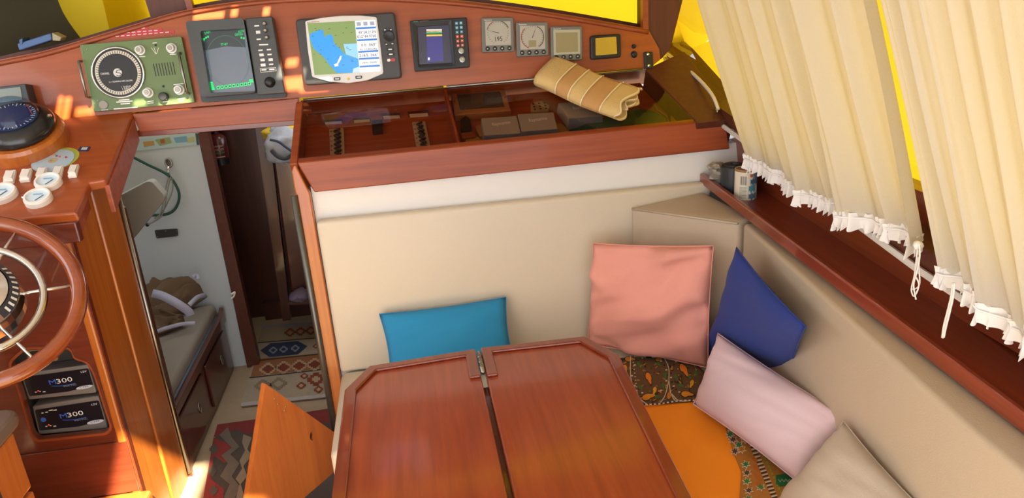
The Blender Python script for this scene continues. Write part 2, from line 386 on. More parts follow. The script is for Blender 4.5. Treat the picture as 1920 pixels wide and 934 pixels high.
# ================================================================== front console
con = thing('instrument_console', 'varnished wooden instrument console with arched top across the front of the saloon', 'console', (0,2.70,1.05))
pan = [PANEL(-260,240), PANEL(1180,134)] ; 
poly = ARC3 + [PANEL(1236,92), PANEL(1238,112), PANEL(1216,129)] + [Vector((-.9,YP,1.365)), Vector((-1.70,YP,1.365))]
prism('instrument_panel', poly, (0,.11,.0), W_PANEL, con)
# moulding bead along the top edge
b = MB(); b.tube([p+PANEL.n*.004+Vector((0,0,-.012)) for p in ARC3], .008, 8); b.build('top_moulding', W_FASC, con, smooth=True)
# header over the passage
HD = planeY(YP-.012)
px_prism('header_board', HD, [(247,214),(560,184),(557,226),(262,248)], -.04, 0, W_FASC, con, bev=.003)
px_prism('header_lip', planeY(YP-.004), [(255,246),(558,224),(558,235),(258,257)], -.04, 0, W_RED, con, bev=.002)
# fascia with white strip below, end stile of the settee
FA = planeY(2.40)
fz0, fz1 = 1.100, 1.204
prism('fascia_board', [(-.366,2.40,fz1),(1.03,2.40,fz1),(1.05,2.40,fz0),(-.326,2.40,fz0)], (0,.03,0), W_FASC, con, bev=.004)
prism('end_stile', [(-.384,2.392,0),(-.339,2.392,0),(-.339,2.392,fz0),(-.370,2.392,fz1-.002),(-.384,2.392,fz1-.03)], (0,.05,0), W_POST, con, bev=.004)
# lid frame: side rails, tray
lid = thing('chart_locker', 'sloping glass-topped wooden locker in front of the instrument panel', 'locker', (.28,2.55,1.10))
def lp(x, y, off=0): return Vector((x, y, lid_z(y))) + LID.n*off
y0, y1 = 2.412, 2.676
prism('side_rail', [lp(-.385,2.39,.004),lp(-.362,2.39,.004),lp(-.352,y1,.004),lp(-.375,y1,.004)], LID.n*-.11, W_FASC, lid, bev=.003)
xr0, xr1 = LID(1308,234).x, LID(1212,137).x
prism('side_rail', [lp(xr0,2.39,.006),lp(1.06,2.39,.006),lp(1.02,y1+.08,.006),lp(xr1,y1,.006)], LID.n*-.11, W_PILLAR, lid, bev=.003)
prism('front_rail', [lp(-.36,2.398,.0),lp(xr0,2.398,.0),lp(xr0,2.414,.0),lp(-.36,2.414,.0)], LID.n*-.10, W_FASC, lid)
prism('tray_floor', [lp(-.36,2.41,-.075),lp(xr0,2.41,-.075),lp(xr1,y1+.03,-.075),lp(-.35,y1+.03,-.075)], LID.n*-.012, W_FASC, lid)
prism('back_board', [lp(-.36,y1+.004,.002),lp(1.0,y1+.004,.002),lp(1.0,y1+.05,-.10),lp(-.36,y1+.05,-.10)], (0,.01,0), W_FASC, lid)
dx0, dx1 = LID(861,275).x, LID(834,166).x
prism('divider', [lp(dx0-.004,2.41,-.004),lp(dx0+.006,2.41,-.004),lp(dx1+.006,y1,-.004),lp(dx1-.004,y1,-.004)], LID.n*-.07, W_FASC, lid)
prism('glass_pane', [lp(-.358,2.40,.003),lp(dx0-.001,2.40,.003),lp(dx1-.001,y1,.003),lp(-.350,y1,.003)], LID.n*-.005, SMOKE, lid)
prism('glass_pane', [lp(dx0+.001,2.40,.003),lp(xr0,2.40,.003),lp(xr1,y1,.003),lp(dx1+.001,y1,.003)], LID.n*-.005, SMOKE, lid)
for xa, xb in ((-.350,dx1-.004),(dx1+.006,xr1-.01)):
    tube('piano_hinge', [lp(xa,y1+.002,.006), lp(xb,y1+.002,.006)], .0045, STEEL, lid, n=8, label='bright metal piano hinge')
# ================================================================== helm console
helm = thing('helm_console', 'varnished helm console with sloping dash at the left', 'console', (-1.35,2.4,0))
dpts = [(-1.70,YP),(-.902,YP),(-.902,2.318),(-.945,2.312),(-.945,2.178),(-1.70,2.172)]
prism('dash_top', [Vector((x,y,dash_z(y))) for x, y in dpts], DASH.n*-.03, W_PANEL, helm, bev=.005)
prism('dash_skirt', [(-.912,2.325,dash_z(2.325)-.02),(-.912,YP-.02,dash_z(YP)-.02),(-.912,YP-.02,dash_z(YP)-.095),(-.912,2.325,dash_z(2.325)-.105)], (.016,0,0), W_FASC, helm, bev=.003)
prism('dash_lip', [(-1.70,2.184,dash_z(2.18)-.028),(-.955,2.184,dash_z(2.18)-.028),(-.955,2.184,dash_z(2.18)-.088),(-1.70,2.184,dash_z(2.18)-.088)], (0,.03,0), W_RED, helm, bev=.004)
prism('dash_lip', [(-.958,2.19,dash_z(2.19)-.028),(-.958,2.318,dash_z(2.318)-.028),(-.958,2.318,dash_z(2.318)-.08),(-.958,2.19,dash_z(2.19)-.088)], (-.02,0,0), W_FASC, helm, bev=.004)
SX = -.99
prism('side_board', [(SX,2.198,0),(SX,2.410,0),(SX,2.410,dash_z(2.410)-.03),(SX,2.198,dash_z(2.198)-.06)], (-.025,0,0), W_POST, helm, bev=.006)
prism('side_board', [(SX+.006,2.416,0),(SX+.006,2.59,0),(SX+.006,2.59,dash_z(2.59)-.08),(SX+.006,2.416,dash_z(2.416)-.06)], (-.03,0,0), W_POST, helm, bev=.006)
#prism('side_board', [(SX-.002,2.60,0),(SX-.002,2.68,0),(SX-.002,2.68,1.3),(SX-.002,2.60,1.26)], (-.03,0,0), W_DARK, helm)
tube('piano_hinge', [(SX+.010,2.594,.02),(SX+.010,2.594,1.13)], .008, STEEL, helm, n=8, label='worn metal piano hinge down the door jamb')
px_prism('hinge_leaf', planeY(2.60), [(228,386),(234,390),(372,934),(364,940)], -.012, 0, W_BUNK, helm)
# front panel with recess
HF = 2.205; qh = planeY(HF)
inner_px = [z8(118,345), z8(60,180), z8(150,100), z8(400,100), z8(412,160), z8(485,172), z8(522,235), z8(618,535), z8(592,565), z8(215,606), z8(185,580)]
inner = rpoly([qh(*p) for p in inner_px], .018, 4)
cxm = sum(p.x for p in inner)/len(inner); czm = sum(p.z for p in inner)/len(inner)
RX0, RX1, RZ0, RZ1 = -1.70, -.985, 0.0, 1.10
outer = []
for p in inner:
    d = Vector((p.x-cxm, 0, p.z-czm)); t = 1e9
    if d.x > 1e-6: t = min(t, (RX1-cxm)/d.x)
    if d.x < -1e-6: t = min(t, (RX0-cxm)/d.x)
    if d.z > 1e-6: t = min(t, (RZ1-czm)/d.z)
    if d.z < -1e-6: t = min(t, (RZ0-czm)/d.z)
    outer.append(Vector((cxm+d.x*t, HF, czm+d.z*t)))
for (x, z) in ((RX0,RZ0),(RX0,RZ1),(RX1,RZ0),(RX1,RZ1)):
    i = min(range(len(outer)), key=lambda k: (outer[k].x-x)**2+(outer[k].z-z)**2); outer[i] = Vector((x,HF,z))
MB().ring(outer, inner, (0,.02,0)).build('front_panel', W_RED, helm)
ob = [Vector((cxm+(p.x-cxm)*1.05, HF-.006, czm+(p.z-czm)*1.05)) for p in inner]; ib = [Vector((p.x,HF-.006,p.z)) for p in inner]
MB().ring(ob, ib, (0,.007,0)).build('recess_moulding', W_FASC, helm)
box('recess_back', (-1.45,HF+.09,.35),(-1.0,HF+.10,.85), mat('recess_grey', '#4a443e', .7), helm)
sz = qh(205,926).z
box('step', (-1.70,1.86,0),(-.955,HF-.004,sz), W_DOOR, helm, bev=.01)
box('plinth_board', (-1.70,HF-.008,sz+.0),(-.99,HF-.001,qh(145,838).z), W_RED, helm, bev=.002)
# ================================================================== instruments on the panel
INKW = WINK; GREENM = mat('radio_green', '#5d7444', .4, coat=.2)
def put(name, label, cat, pl, p, group=None, off=0): return thing(name, label, cat, pl(*p, off), group)
# --- marine radio
rq = [(149,84),(340,68),(365,192),(176,210)]
t = put('marine_radio', 'olive green marine radio with a big round black channel dial', 'radio', PANEL, (270,200))
px_prism('face_plate', PANEL, rq, 0, .022, GREENM, t, r=.006, bev=.0015)
def rdisc(name, p, rpx, prof, m, **kw): return disc_on(name, PANEL, p, rpx, prof, m, t, kw.pop('off', .022), kw.pop('seg', 40), **kw)
dc = (222.4,136.5)
rdisc('dial_ring', dc, 50.5, [(1,0),(1,.006),(.95,.009),(.92,.006),(.92,.002)], CHROME, smooth=True)
rdisc('dial_plate', dc, 46.5, [(1,0),(1,.004)], BLACK)
rdisc('dial_scale', dc, 43, [(1,.004),(1,.0048)], mat('dial_white', '#cfcab8', .4))
rdisc('dial_disc', dc, 36.5, [(1,.004),(1,.0062),(.98,.0066)], BLACK)
rdisc('dial_hub', dc, 8.2, [(1,.006),(1,.008),(.9,.0088)], mat('hub_white', '#c8c8c2', .4))
b = MB(); O = PANEL(*dc, .0272); U = Vector((1,0,0)); VV = PANEL.n.cross(U); r = (PANEL(dc[0]+43,dc[1],.027)-O).length
for k in range(56):
    a = 2*math.pi*k/56; d = U*math.cos(a)+VV*math.sin(a); e = PANEL.n.cross(d)*.0009
    b.prism([O+d*r*.87-e, O+d*r*.87+e, O+d*r*.985+e, O+d*r*.985-e], PANEL.n*.0006)
b.build('dial_ticks', BLACK, t, kind='stuff')
ptext('lettering', PANEL, 'CHANNEL', z1(802,597), z1(872,592), 4, .029, INKW, t)
ptext('lettering', PANEL, '16 + SCANNING AND CALLING', z1(870,660), z1(1055,645), 3, .029, INKW, t)
for i, s in enumerate(('1  DUPLEX', '2  PUBLIC', '3  PORT')):
    ptext('lettering', PANEL, s, z1(968+i*5,698+i*14), z1(1045-i*8,690+i*14), 2.6, .029, INKW, t)
tx = spline([PANEL(*z1(*p), .0312) for p in ((965,556),(935,560),(925,578),(955,582),(965,595),(945,604),(928,598))], 5)
tube('hub_emblem', tx, .0011, CHAR, t, n=5)
for (p, rr) in ((z1(1118,400),9),(z1(1368,385),9.5),(z1(1182,738),9.5),(z1(1428,715),9.5)):
    k = rdisc('knob', p, rr, [(1.05,0),(1.05,.004),(.8,.005),(.78,.022),(.7,.024)], SILVER, seg=20)
    disc_on('knob_cap', PANEL, p, rr*.5, [(1,.024),(.9,.0262)], STEEL, k, .022, 16)
rdisc('knob', z1(1310,770), 8.5, [(1,0),(.95,.02),(.8,.022)], BLACK, seg=20, label='black knob')
rdisc('microphone_button', z1(825,835), 8.4, [(1,0),(1,.003),(.9,.004)], mat('warm_grey', '#9a948a', .5), seg=24)
for p in (z1(1238,360), z1(1300,687)): rdisc('indicator_lamp', p, 2.3, [(1,0),(.8,.003)], BLACK, seg=12)
for k in range(8):
    x0, y0 = z1(1217+k*22, 508-k*2); x1, y1_ = z1(1238+k*22, 608-k*2)
    px_prism('speaker_slot', PANEL, [(x0,y0),(x0+1.6,y0),(x1+1.6,y1_),(x1,y1_)], .018, .0228, BLACK, t)
for a, c in ((z1(648,488), z1(712,775)), (z1(1437,425), z1(1505,745))):
    A, C_ = PANEL(*a, .022), PANEL(*c, .022)
    tube('grab_handle', [A, A+PANEL.n*.022, C_+PANEL.n*.022, C_], .0045, STEEL, t)
for p in ((695,393),(660,415),(1405,338),(1440,350),(780,800),(745,835),(1475,740),(1515,775)):
    rdisc('screw', z1(*p), 1.6, [(1,0),(.7,.0016)], STEEL, seg=10)
for a, c in (((1107,455),(1155,452)),((1352,437),(1400,433)),((1172,812),(1222,806)),((1175,826),(1222,820)),((1412,792),(1470,785)),((1422,806),(1465,800)),((1295,815),(1348,810)),((805,880),(860,876)),((1215,346),(1248,343)),((1380,677),(1460,668))):
    A, C_ = z1(*a), z1(*c); px_prism('caption_bar', PANEL, [(A[0],A[1]-1.3),(C_[0],C_[1]-1.3),C_,A], .0215, .0226, INKW, t)
for i,(a, c) in enumerate((((945,803),(1030,795)),((925,818),(1055,808)),((960,833),(1035,826)),((905,872),(1095,858)))):
    A, C_ = z1(*a), z1(*c); px_prism('caption_bar', PANEL, [(A[0],A[1]-2),(C_[0],C_[1]-2),C_,A], .0215, .0226, INKW, t)
for a, c in (((1240,430),(1203,378)),((1242,430),(1225,378)),((1246,430),(1262,378))):
    A, C_ = z1(*a), z1(*c); px_prism('caption_bar', PANEL, [(A[0]-.4,A[1]),(A[0]+.4,A[1]),(C_[0]+.4,C_[1]),(C_[0]-.4,C_[1])], .0215, .0226, INKW, t)
# --- red embossed label strips
REDL = mat('red_tape', '#b8323c', .35)
for i, (q, rows) in enumerate(([[(985,238),(1175,205),(1182,230),(990,262)], 4], [[(848,262),(1290,226),(1295,250),(850,284)], 9], [[(845,284),(1385,240),(1390,262),(850,308)], 11])):
    lab = ('short red embossed tape, uppermost above the green radio', 'middle red embossed tape above the green radio', 'longest red embossed tape just above the green radio')[i]
    t2 = put('label_tape', lab, 'label', PANEL, z1(1100,300), 'red embossed tapes above the radio')
    Q = [z1(*p) for p in q]; px_prism('tape', PANEL, Q, 0, .0012+.0003*i, REDL, t2)
    for k in range(rows):
        s0 = .05+.9*k/rows; px_prism('embossed_letter', PANEL, sub(Q, s0, .4, s0+.55/rows, .62), .001, .0017+.0003*i, INKW, t2)
# --- radar
t = put('radar_display', 'grey hooded radar display with green figures on a dark screen', 'radar', PANEL, (455,185))
RADG = mat('radar_grey', '#3c4144', .4, coat=.15)
px_prism('base_plate', PANEL, [(352,48),(512,36),(537,182),(378,192)], 0, .02, CHAR, t, r=.008)
body = [(347,40),(512,30),(536,174),(377,183)]
outer = [(347,40),(456,33),(480,174),(377,183)]; inner = [(375,58),(459,53),(479,171),(394,174)]
A = rpoly([PANEL(*p,.065) for p in outer], .012, 3); B = rpoly([PANEL(*p,.064) for p in inner], .008, 3)
MB().ring(A, B, PANEL.n*-.05).build('screen_hood', RADG, t, bev=.002)
px_prism('control_block', PANEL, [(459,34),(510,30),(535,174),(482,178)], .01, .058, RADG, t, r=.005, bev=.004)
SCR = mat('radar_screen', '#4a545e', .12, emit='#5d6a7c', es=.35, coat=.6)
px_prism('screen', PANEL, inner, .02, .034, SCR, t, r=.008)
ph = mat('phosphor_dark', '#2a3236', .3, emit='#2a3438', es=.4)
px_prism('screen_band', PANEL, [quadpt(inner,.02,.02),quadpt(inner,.97,.02),quadpt(inner,.95,.30),quadpt(inner,.5,.27),quadpt(inner,.02,.32)], .03, .0345, ph, t)
GRN = mat('phosphor_green', '#0c5a2c', .3, emit='#1fbf62', es=1.0)
c0 = PANEL(*quadpt(inner,.5,.5),.0352); rr = (PANEL(*quadpt(inner,.96,.5),.0352)-c0).length
tube('range_ring', [c0+(Vector((1,0,0))*math.cos(a)*rr+PANEL.n.cross(Vector((1,0,0)))*math.sin(a)*rr*1.22) for a in [2*math.pi*k/40 for k in range(40)]], .0006, mat('ring_green','#46705a',.3,emit='#46705a',es=.5), t, n=4, closed=True)
ptext('screen_lettering', PANEL, 'ST-BY', z2(315,362), z2(372,358), 4, .035, GRN, t)
for a, c, s in (((188,275),(232,262),'3 NM'),((455,262),(500,255),'AUTO'),((428,286),(492,280),'GAIN SEA')):
    ptext('screen_lettering', PANEL, s, z2(*a), z2(*c), 4.5, .035, GRN, t)
for x, y in ((212,292),(196,300),(182,312),(175,328),(478,300),(497,304)):
    X, Y_ = z2(x,y); px_prism('screen_mark', PANEL, [(X-1.3,Y_-1.8),(X+1.3,Y_-1.8),(X+1.3,Y_+1.8),(X-1.3,Y_+1.8)], .03, .0352, GRN, t)
for k in range(9):
    X, Y_ = z2(280+k*31, 712-k*4.0)
    q = [(X,Y_-6),(X+5.6,Y_-6.8),(X+6.2,Y_-.6),(X+.6,Y_)]
    px_prism('screen_mark', PANEL, q, .03, .0352, GRN, t)
    px_prism('screen_mark', PANEL, sub(q,.25,.25,.75,.75), .03, .0356, ph, t)
for x, y in ((228,658),(232,672),(236,686),(240,700),(245,712),(548,638),(552,652)):
    X, Y_ = z2(x,y); px_prism('screen_mark', PANEL, [(X-2,Y_-1.4),(X+5,Y_-1.8),(X+5,Y_+1),(X-2,Y_+1.4)], .03, .0352, GRN, t)
for x, y, w in ((600,205,9),(610,250,8),(612,262,8),(616,312,8),(655,355,17),(630,400,8),(697,395,8),(637,432,8),(640,442,8),(702,434,8),(645,472,8),(648,482,8),(710,470,8),(712,480,8),(650,512,9),(652,523,9),(715,512,8),(658,556,9),(720,552,10)):
    X, Y_ = z2(x,y); w *= .5; px_prism('key', PANEL, [(X-w,Y_-1),(X+w,Y_-1.6),(X+w,Y_+1),(X-w,Y_+1.6)], .055, .0588, INKW, t)
fq = [z2(625,545), z2(752,535), z2(758,565), z2(632,578)]
MB().ring([PANEL(*p,.0588) for p in fq], [PANEL(*p,.0588) for p in sub(fq,.03,.1,.97,.9)], PANEL.n*-.002).build('key_frame', INKW, t)
for x, y in ((665,190),(672,245),(682,300)): disc_on('control_knob', PANEL, z2(x,y), 4, [(1,0),(.9,.012),(.6,.014)], STEEL, t, .058, 14)
disc_on('trackball', PANEL, z2(705,655), 10, [(1.05,0),(1,.004),(.92,.008),(.7,.013),(.4,.016),(.05,.017)], BLACK, t, .058, 24, smooth=True)
# --- chartplotter
t = put('chart_plotter', 'large chart plotter in silver and charcoal showing a blue sea chart', 'chart plotter', PANEL, (660,150))
px_prism('body', PANEL, [(553,36),(740,22),(754,146),(571,160)], 0, .035, mat('plotter_grey','#3a3b3b',.4), t, r=.014, bev=.006)
bz = [z2(985,168),z2(1120,140),z2(1270,125),z2(1420,122),z2(1555,135),z2(1585,360),z2(1610,585),z2(1480,640),z2(1330,662),z2(1180,650),z2(1040,612),z2(1005,390)]
px_prism('silver_bezel', PANEL, bz, .03, .041, SILVER, t, r=.006, bev=.002)
sq = [z2(1003,186), z2(1545,157), z2(1588,568), z2(1060,598)]
def scr(name, c): return mat(name, c, .15, emit=c, es=.28, coat=.3)
px_prism('screen', PANEL, sq, .038, .0418, scr('chart_land','#6f8a55'), t)
sea = [(1030,265),(1075,250),(1105,235),(1128,240),(1140,300),(1160,280),(1190,270),(1210,300),(1215,345),(1260,385),(1300,432),(1360,455),(1420,470),(1420,530),(1370,578),(1240,582),(1190,530),(1130,450),(1085,415),(1050,380),(1035,340),(1022,300)]
px_prism('chart_sea', PANEL, [z2(*p) for p in sea], .0415, .0422, scr('chart_blue','#1f8ae0'), t)
px_prism('chart_shallows', PANEL, [z2(*p) for p in ((1290,350),(1402,345),(1412,468),(1310,432))], .0415, .0423, scr('chart_pale','#7fb9d8'), t)
px_prism('chart_shallows', PANEL, [z2(*p) for p in ((1370,545),(1420,530),(1425,576),(1362,580))], .0415, .0424, scr('chart_pale2','#a9c6e6'), t)
for p in (((1240,500),(1262,450),(1275,442),(1272,470),(1252,505)),((1215,512),(1248,500),(1250,525),(1222,530))):
    px_prism('chart_mark', PANEL, [z2(*k) for k in p], .042, .0427, scr('chart_white','#dfe8f4'), t)
for k in range(26):
    s0, t0 = random.random()*.62, .05+random.random()*.88; X, Y_ = quadpt(sq, s0, t0); w = 1.5+random.random()*3
    px_prism('chart_caption', PANEL, [(X,Y_-.5),(X+w,Y_-.9),(X+w,Y_),(X,Y_+.4)], .042, .0426, scr('chart_ink','#2a3a30'), t)
dq = [z2(1380,166), z2(1545,157), z2(1588,568), z2(1420,578)]
px_prism('data_column', PANEL, dq, .0415, .0424, scr('data_white','#d3dbe8'), t)
for t0 in (.13,.36,.585,.72,.87): px_prism('data_bar', PANEL, sub(dq, .02,t0,.98,t0+.035), .042, .0428, scr('data_blue','#2a6fbe'), t)
for s0 in (.08,.40,.72): px_prism('data_icon', PANEL, sub(dq, s0,.03,s0+.2,.1), .042, .0428, scr('icon_grey','#8a93a4'), t)
INKD = mat('screen_ink', '#1a2236', .4)
for s, s0, s1, t0, h in (('43\u00b058.212N',.12,.96,.255,5.4),('012\u00b044.976E',.05,.96,.335,5.4),('0.0  060\u00b0',.2,.93,.50,5.4),('XL CURSORS',.1,.93,.575,3.2),('218.5  066\u00b0',.06,.95,.70,5.4),('VRM, TRMS',.15,.85,.835,3.2)):
    ptext('screen_lettering', PANEL, s, quadpt(dq,s0,t0), quadpt(dq,s1,t0), h, .0429, INKD, t)
disc_on('cursor_pad', PANEL, z2(1652,292), 11, [(1,0),(1,.003),(.85,.004),(.2,.002)], BLACK, t, .035, 28)
for x, y, a in ((1620,238,.6),(1668,236,-.6),(1632,352,-.6),(1680,348,.6)):
    X, Y_ = z2(x,y); c, s = math.cos(a)*5, math.sin(a)*-5
    px_prism('arrow_key', PANEL, [(X-c,Y_-s-2.5),(X+c,Y_+s-2.5),(X+c,Y_+s+2.5),(X-c,Y_-s+2.5)], .034, .038, BLACK, t, r=.003)
    px_prism('key_mark', PANEL, [(X-1.5,Y_-.8),(X+1.5,Y_-.8),(X+1.5,Y_+.8),(X-1.5,Y_+.8)], .037, .0385, INKW, t)
for x, y in ((1662,393),(1667,432)):
    X, Y_ = z2(x,y); px_prism('pill_key', PANEL, [(X-7,Y_-3),(X+7,Y_-3.6),(X+7,Y_+3),(X-7,Y_+3.6)], .034, .038, BLACK, t, r=.006)
    px_prism('key_mark', PANEL, [(X-3.4,Y_-1),(X+3.4,Y_-1.3),(X+3.4,Y_+1),(X-3.4,Y_+1.3)], .037, .0385, INKW, t)
X, Y_ = z2(1660,479); px_prism('power_key', PANEL, [(X-5,Y_-2.5),(X+1,Y_-2.8),(X+1,Y_+2.5),(X-5,Y_+2.8)], .034, .038, WHITEP, t, r=.004)
X, Y_ = z2(1685,477); px_prism('power_key', PANEL, [(X-4,Y_-2.8),(X+4,Y_-3),(X+4,Y_+2.8),(X-4,Y_+3)], .034, .038, mat('key_red','#b83a3a',.4), t, r=.004, label='red power key')
for x, y in ((1240,628),(1412,615)):
    X, Y_ = z2(x,y); o_ = [(X-6.5,Y_-2.6),(X+6.5,Y_-3.4),(X+6,Y_+2.6),(X-6,Y_+3.2)]
    MB().ring(rpoly([PANEL(*p,.0425) for p in o_],.003,3), rpoly([PANEL(*p,.0425) for p in sub(o_,.17,.28,.83,.72)],.002,3), PANEL.n*-.003).build('soft_key', CHAR, t)
X, Y_ = z2(1330,628); disc_on('lamp_mark', PANEL, (X,Y_), 2.6, [(1,0),(.8,.001)], mat('mark_yellow','#d8b428',.5), t, .041, 10)
ptext('maker_lettering', PANEL, 'RAYMARINE', z2(1005,186), z2(1098,176), 2.6, .0414, mat('maker_red','#a83a2a',.5), t)
# --- fish finder
t = put('fish_finder', 'small black fish finder with coloured bands over a dark blue screen', 'fish finder', PANEL, (825,128))
fq = [z3(108,148), z3(520,124), z3(543,482), z3(145,514)]
px_prism('body', PANEL, fq, 0, .03, BLACK, t, r=.005, bev=.003)
hq = [z3(130,158), z3(408,142), z3(430,470), z3(172,485)]; iq = [z3(165,195), z3(390,178), z3(412,452), z3(178,464)]
MB().ring([PANEL(*p,.045) for p in hq], [PANEL(*p,.036) for p in iq], PANEL.n*-.012).build('screen_hood', CHAR, t, bev=.002)
px_prism('screen', PANEL, iq, .028, .033, scr('sounder_dark','#23283e'), t)
bq = [z3(228,212), z3(340,210), z3(352,440), z3(235,448)]
px_prism('sounder_trace', PANEL, bq, .03, .0335, scr('sounder_blue','#2c2f78'), t)
for t0, t1_, c in ((.0,.04,'#d8dcdc'),(.04,.075,'#a03a34'),(.08,.13,'#2f9a6a'),(.13,.16,'#1a2a24'),(.16,.21,'#c8b43a'),(.055,.08,'#e0d8a8')):
    px_prism('sounder_band', PANEL, sub(bq,0,t0,1,t1_), .033, .034, scr('band'+c[1:],c), t)
px_prism('sounder_mark', PANEL, sub(bq,.04,.86,.16,.94), .033, .034, scr('sounder_white','#d0d4e4'), t)
px_prism('maker_mark', PANEL, [z3(135,152),z3(168,150),z3(168,157),z3(135,159)], .03, .0306, mat('mark_teal','#2a9a90',.5), t)
px_prism('maker_mark', PANEL, [z3(180,150),z3(245,146),z3(245,150),z3(180,155)], .03, .0306, GREY, t)
for j, c in enumerate(('#5aa8c4','#5aa8c4','#4a90ac','#d8562a','#c4562e','#b4583a')):
    for i in range(2):
        x, y = 445+i*32+j*2.2, 168+j*32-i*3; X, Y_ = z3(x,y)
        px_prism('key', PANEL, [(X-2.6,Y_-2.6),(X+2.6,Y_-2.8),(X+2.8,Y_+2.6),(X-2.4,Y_+2.8)], .029, .0325, mat('key'+c[1:],c,.45), t, r=.001)
        px_prism('key_mark', PANEL, [(X-1.2,Y_-.8),(X+1.2,Y_-.8),(X+1.2,Y_+.8),(X-1.2,Y_+.8)], .032, .0328, INKW, t)
for x, y in ((478,368),(485,430)):
    disc_on('control_knob', PANEL, z3(x,y), 6, [(1,0),(.9,.012),(.55,.0125),(.5,.022)], STEEL, t, .03, 18)
# --- three small dial instruments
DIALG = mat('instrument_grey', '#6e6e68', .45); LCD = mat('lcd_face', '#a9a79c', .35, coat=.3); LCD2 = mat('lcd_plain', '#8f8862', .3, coat=.4)
def instrument(name, label, q, kind, ang=0):
    t = put(name, label, 'instrument', PANEL, quadpt(q,.5,.95), 'small square instruments on the panel')
    px_prism('case', PANEL, q, 0, .018, DIALG, t, r=.006, bev=.003)
    fq = sub(q, .12,.11,.90,.80)
    px_prism('dial_face', PANEL, fq, .016, .0192, LCD if kind else LCD2, t)
    if not kind:
        MB().ring([PANEL(*p,.0205) for p in sub(q,.09,.1,.93,.82)], [PANEL(*p,.0205) for p in sub(q,.16,.18,.86,.76)], PANEL.n*-.003).build('dial_bezel', mat('bezel_light','#aaa998',.4), t)
    ptext('maker_lettering', PANEL, 'Raymarine', quadpt(q,.10,.09), quadpt(q,.33,.085), 2.6, .0184, INKW, t)
    for k in range(4):
        p = quadpt(q, .17+.225*k, .895)
        disc_on('button', PANEL, p, 4.1, [(1,0),(.95,.003),(.7,.004)], BLACK, t, .018, 18)
        px_prism('button_mark', PANEL, [(p[0]-1.4,p[1]-1.1),(p[0]+1.4,p[1]-1.1),(p[0]+1.4,p[1]+1.1),(p[0]-1.4,p[1]+1.1)], .02, .0224, LCD, t)
    if kind:
        O = PANEL(*quadpt(fq,.5,.48),.0196); U = Vector((1,0,0)); V_ = PANEL.n.cross(U); r = (PANEL(*quadpt(fq,.95,.48),.0196)-O).length
        dark = mat('dial_ink','#33322c',.5); red = mat('dial_red','#a8463a',.5)
        def arc(a0, a1, m, w=.0014):
            pts = [O+(U*math.cos(math.radians(a))+V_*math.sin(math.radians(a)))*r for a in [a0+(a1-a0)*k/14 for k in range(15)]]
            tube('dial_arc', pts, w, m, t, n=4)
        if kind == 1: arc(20,70,dark); arc(110,140,red); arc(110,160,dark,.0009)
        else: arc(130,245,red); arc(60,-60,dark)
        b = MB()
        for k in range(24):
            a = math.radians(-60+k*300/23-30+30); d = U*math.cos(a)+V_*math.sin(a); e = PANEL.n.cross(d)*.0006
            b.prism([O+d*r*.86-e,O+d*r*.86+e,O+d*r*.95+e,O+d*r*.95-e], PANEL.n*.0005)
        b.build('dial_ticks', dark, t, kind='stuff')
        a = math.radians(ang); d = U*math.cos(a)+V_*math.sin(a); e = PANEL.n.cross(d)*.0012; O2 = O+PANEL.n*.0012
        mk('needle', [O2-d*r*.08-e, O2-d*r*.08+e, O2+d*r*.98], [(0,1,2)], dark, t)
        if kind == 1: ptext('lcd_figures', PANEL, '195', quadpt(fq,.38,.84), quadpt(fq,.66,.83), 9, .0196, mat('lcd_ink','#2a2a24',.5), t)
        else: px_prism('lcd_window', PANEL, sub(fq,.34,.62,.64,.90), .018, .0196, LCD2, t)
instrument('dial_instrument', 'square grey dial instrument with its needle pointing left, leftmost of three', [z3(622,127),z3(856,125),z3(863,372),z3(630,379)], 1, 163)
instrument('dial_instrument', 'square grey dial instrument with its needle pointing up to the right, middle of three', [z3(872,159),z3(1103,158),z3(1109,398),z3(879,409)], 2, 64)
instrument('screen_instrument', 'square grey instrument with blank olive screen, rightmost of three', [z3(1121,191),z3(1350,188),z3(1353,430),z3(1127,441)], 0)
t = put('small_monitor', 'small black framed screen with painted yellow reflection at the right of the panel', 'screen', PANEL, (1137,108))
mq = [z3(1410,256), z3(1629,242), z3(1633,412), z3(1414,429)]
px_prism('case', PANEL, mq, 0, .022, BLACK, t, r=.01, bev=.004)
px_prism('screen', PANEL, [z3(1446,275),z3(1595,264),z3(1602,388),z3(1448,400)], .02, .0235, mat('yellow_reflection','#b89c34',.12,coat=.8), t, r=.003)  # reflection of the yellow covers painted as the screen colour
for (x, y, r, l) in ((1720,335,3.6,'small black knob near the right end of the panel, upper one'),(1722,393,5.8,'larger black knob near the right end of the panel, lower one')):
    o_ = disc_on('panel_knob', PANEL, z3(x,y), r, [(1.1,0),(1.1,.003),(.9,.004),(.8,.014),(.5,.016)], BLACK, None, 0, 20); props(o_, l, 'knob')
t = put('metal_bracket', 'black metal corner bracket with two bright screws at the panel end', 'bracket', PANEL, (1216,128), off=.01)
px_prism('plate', PANEL, [z3(1797,374),z3(1858,372),z3(1866,490),z3(1802,500)], .0, .012, BLACK, t, r=.004, bev=.002)
for x, y in ((1824,390),(1830,472)): disc_on('screw', PANEL, z3(x,y), 2.8, [(1,0),(.8,.002),(.3,.003)], CHROME, t, .012, 14)
# --- grey display at far left
t = put('depth_display', 'charcoal box display with blank grey-green screen left of the compass', 'display', PANEL, (20,205))
lq = [(-32,166),(47,157),(59,200),(-26,212)]
px_prism('case', PANEL, lq, 0, .05, CHAR, t, r=.004, bev=.004)
px_prism('screen', PANEL, [(-24,170),(38,163),(42,187),(-20,195)], .04, .0515, mat('lcd_dull','#6c7464',.25,coat=.5), t)
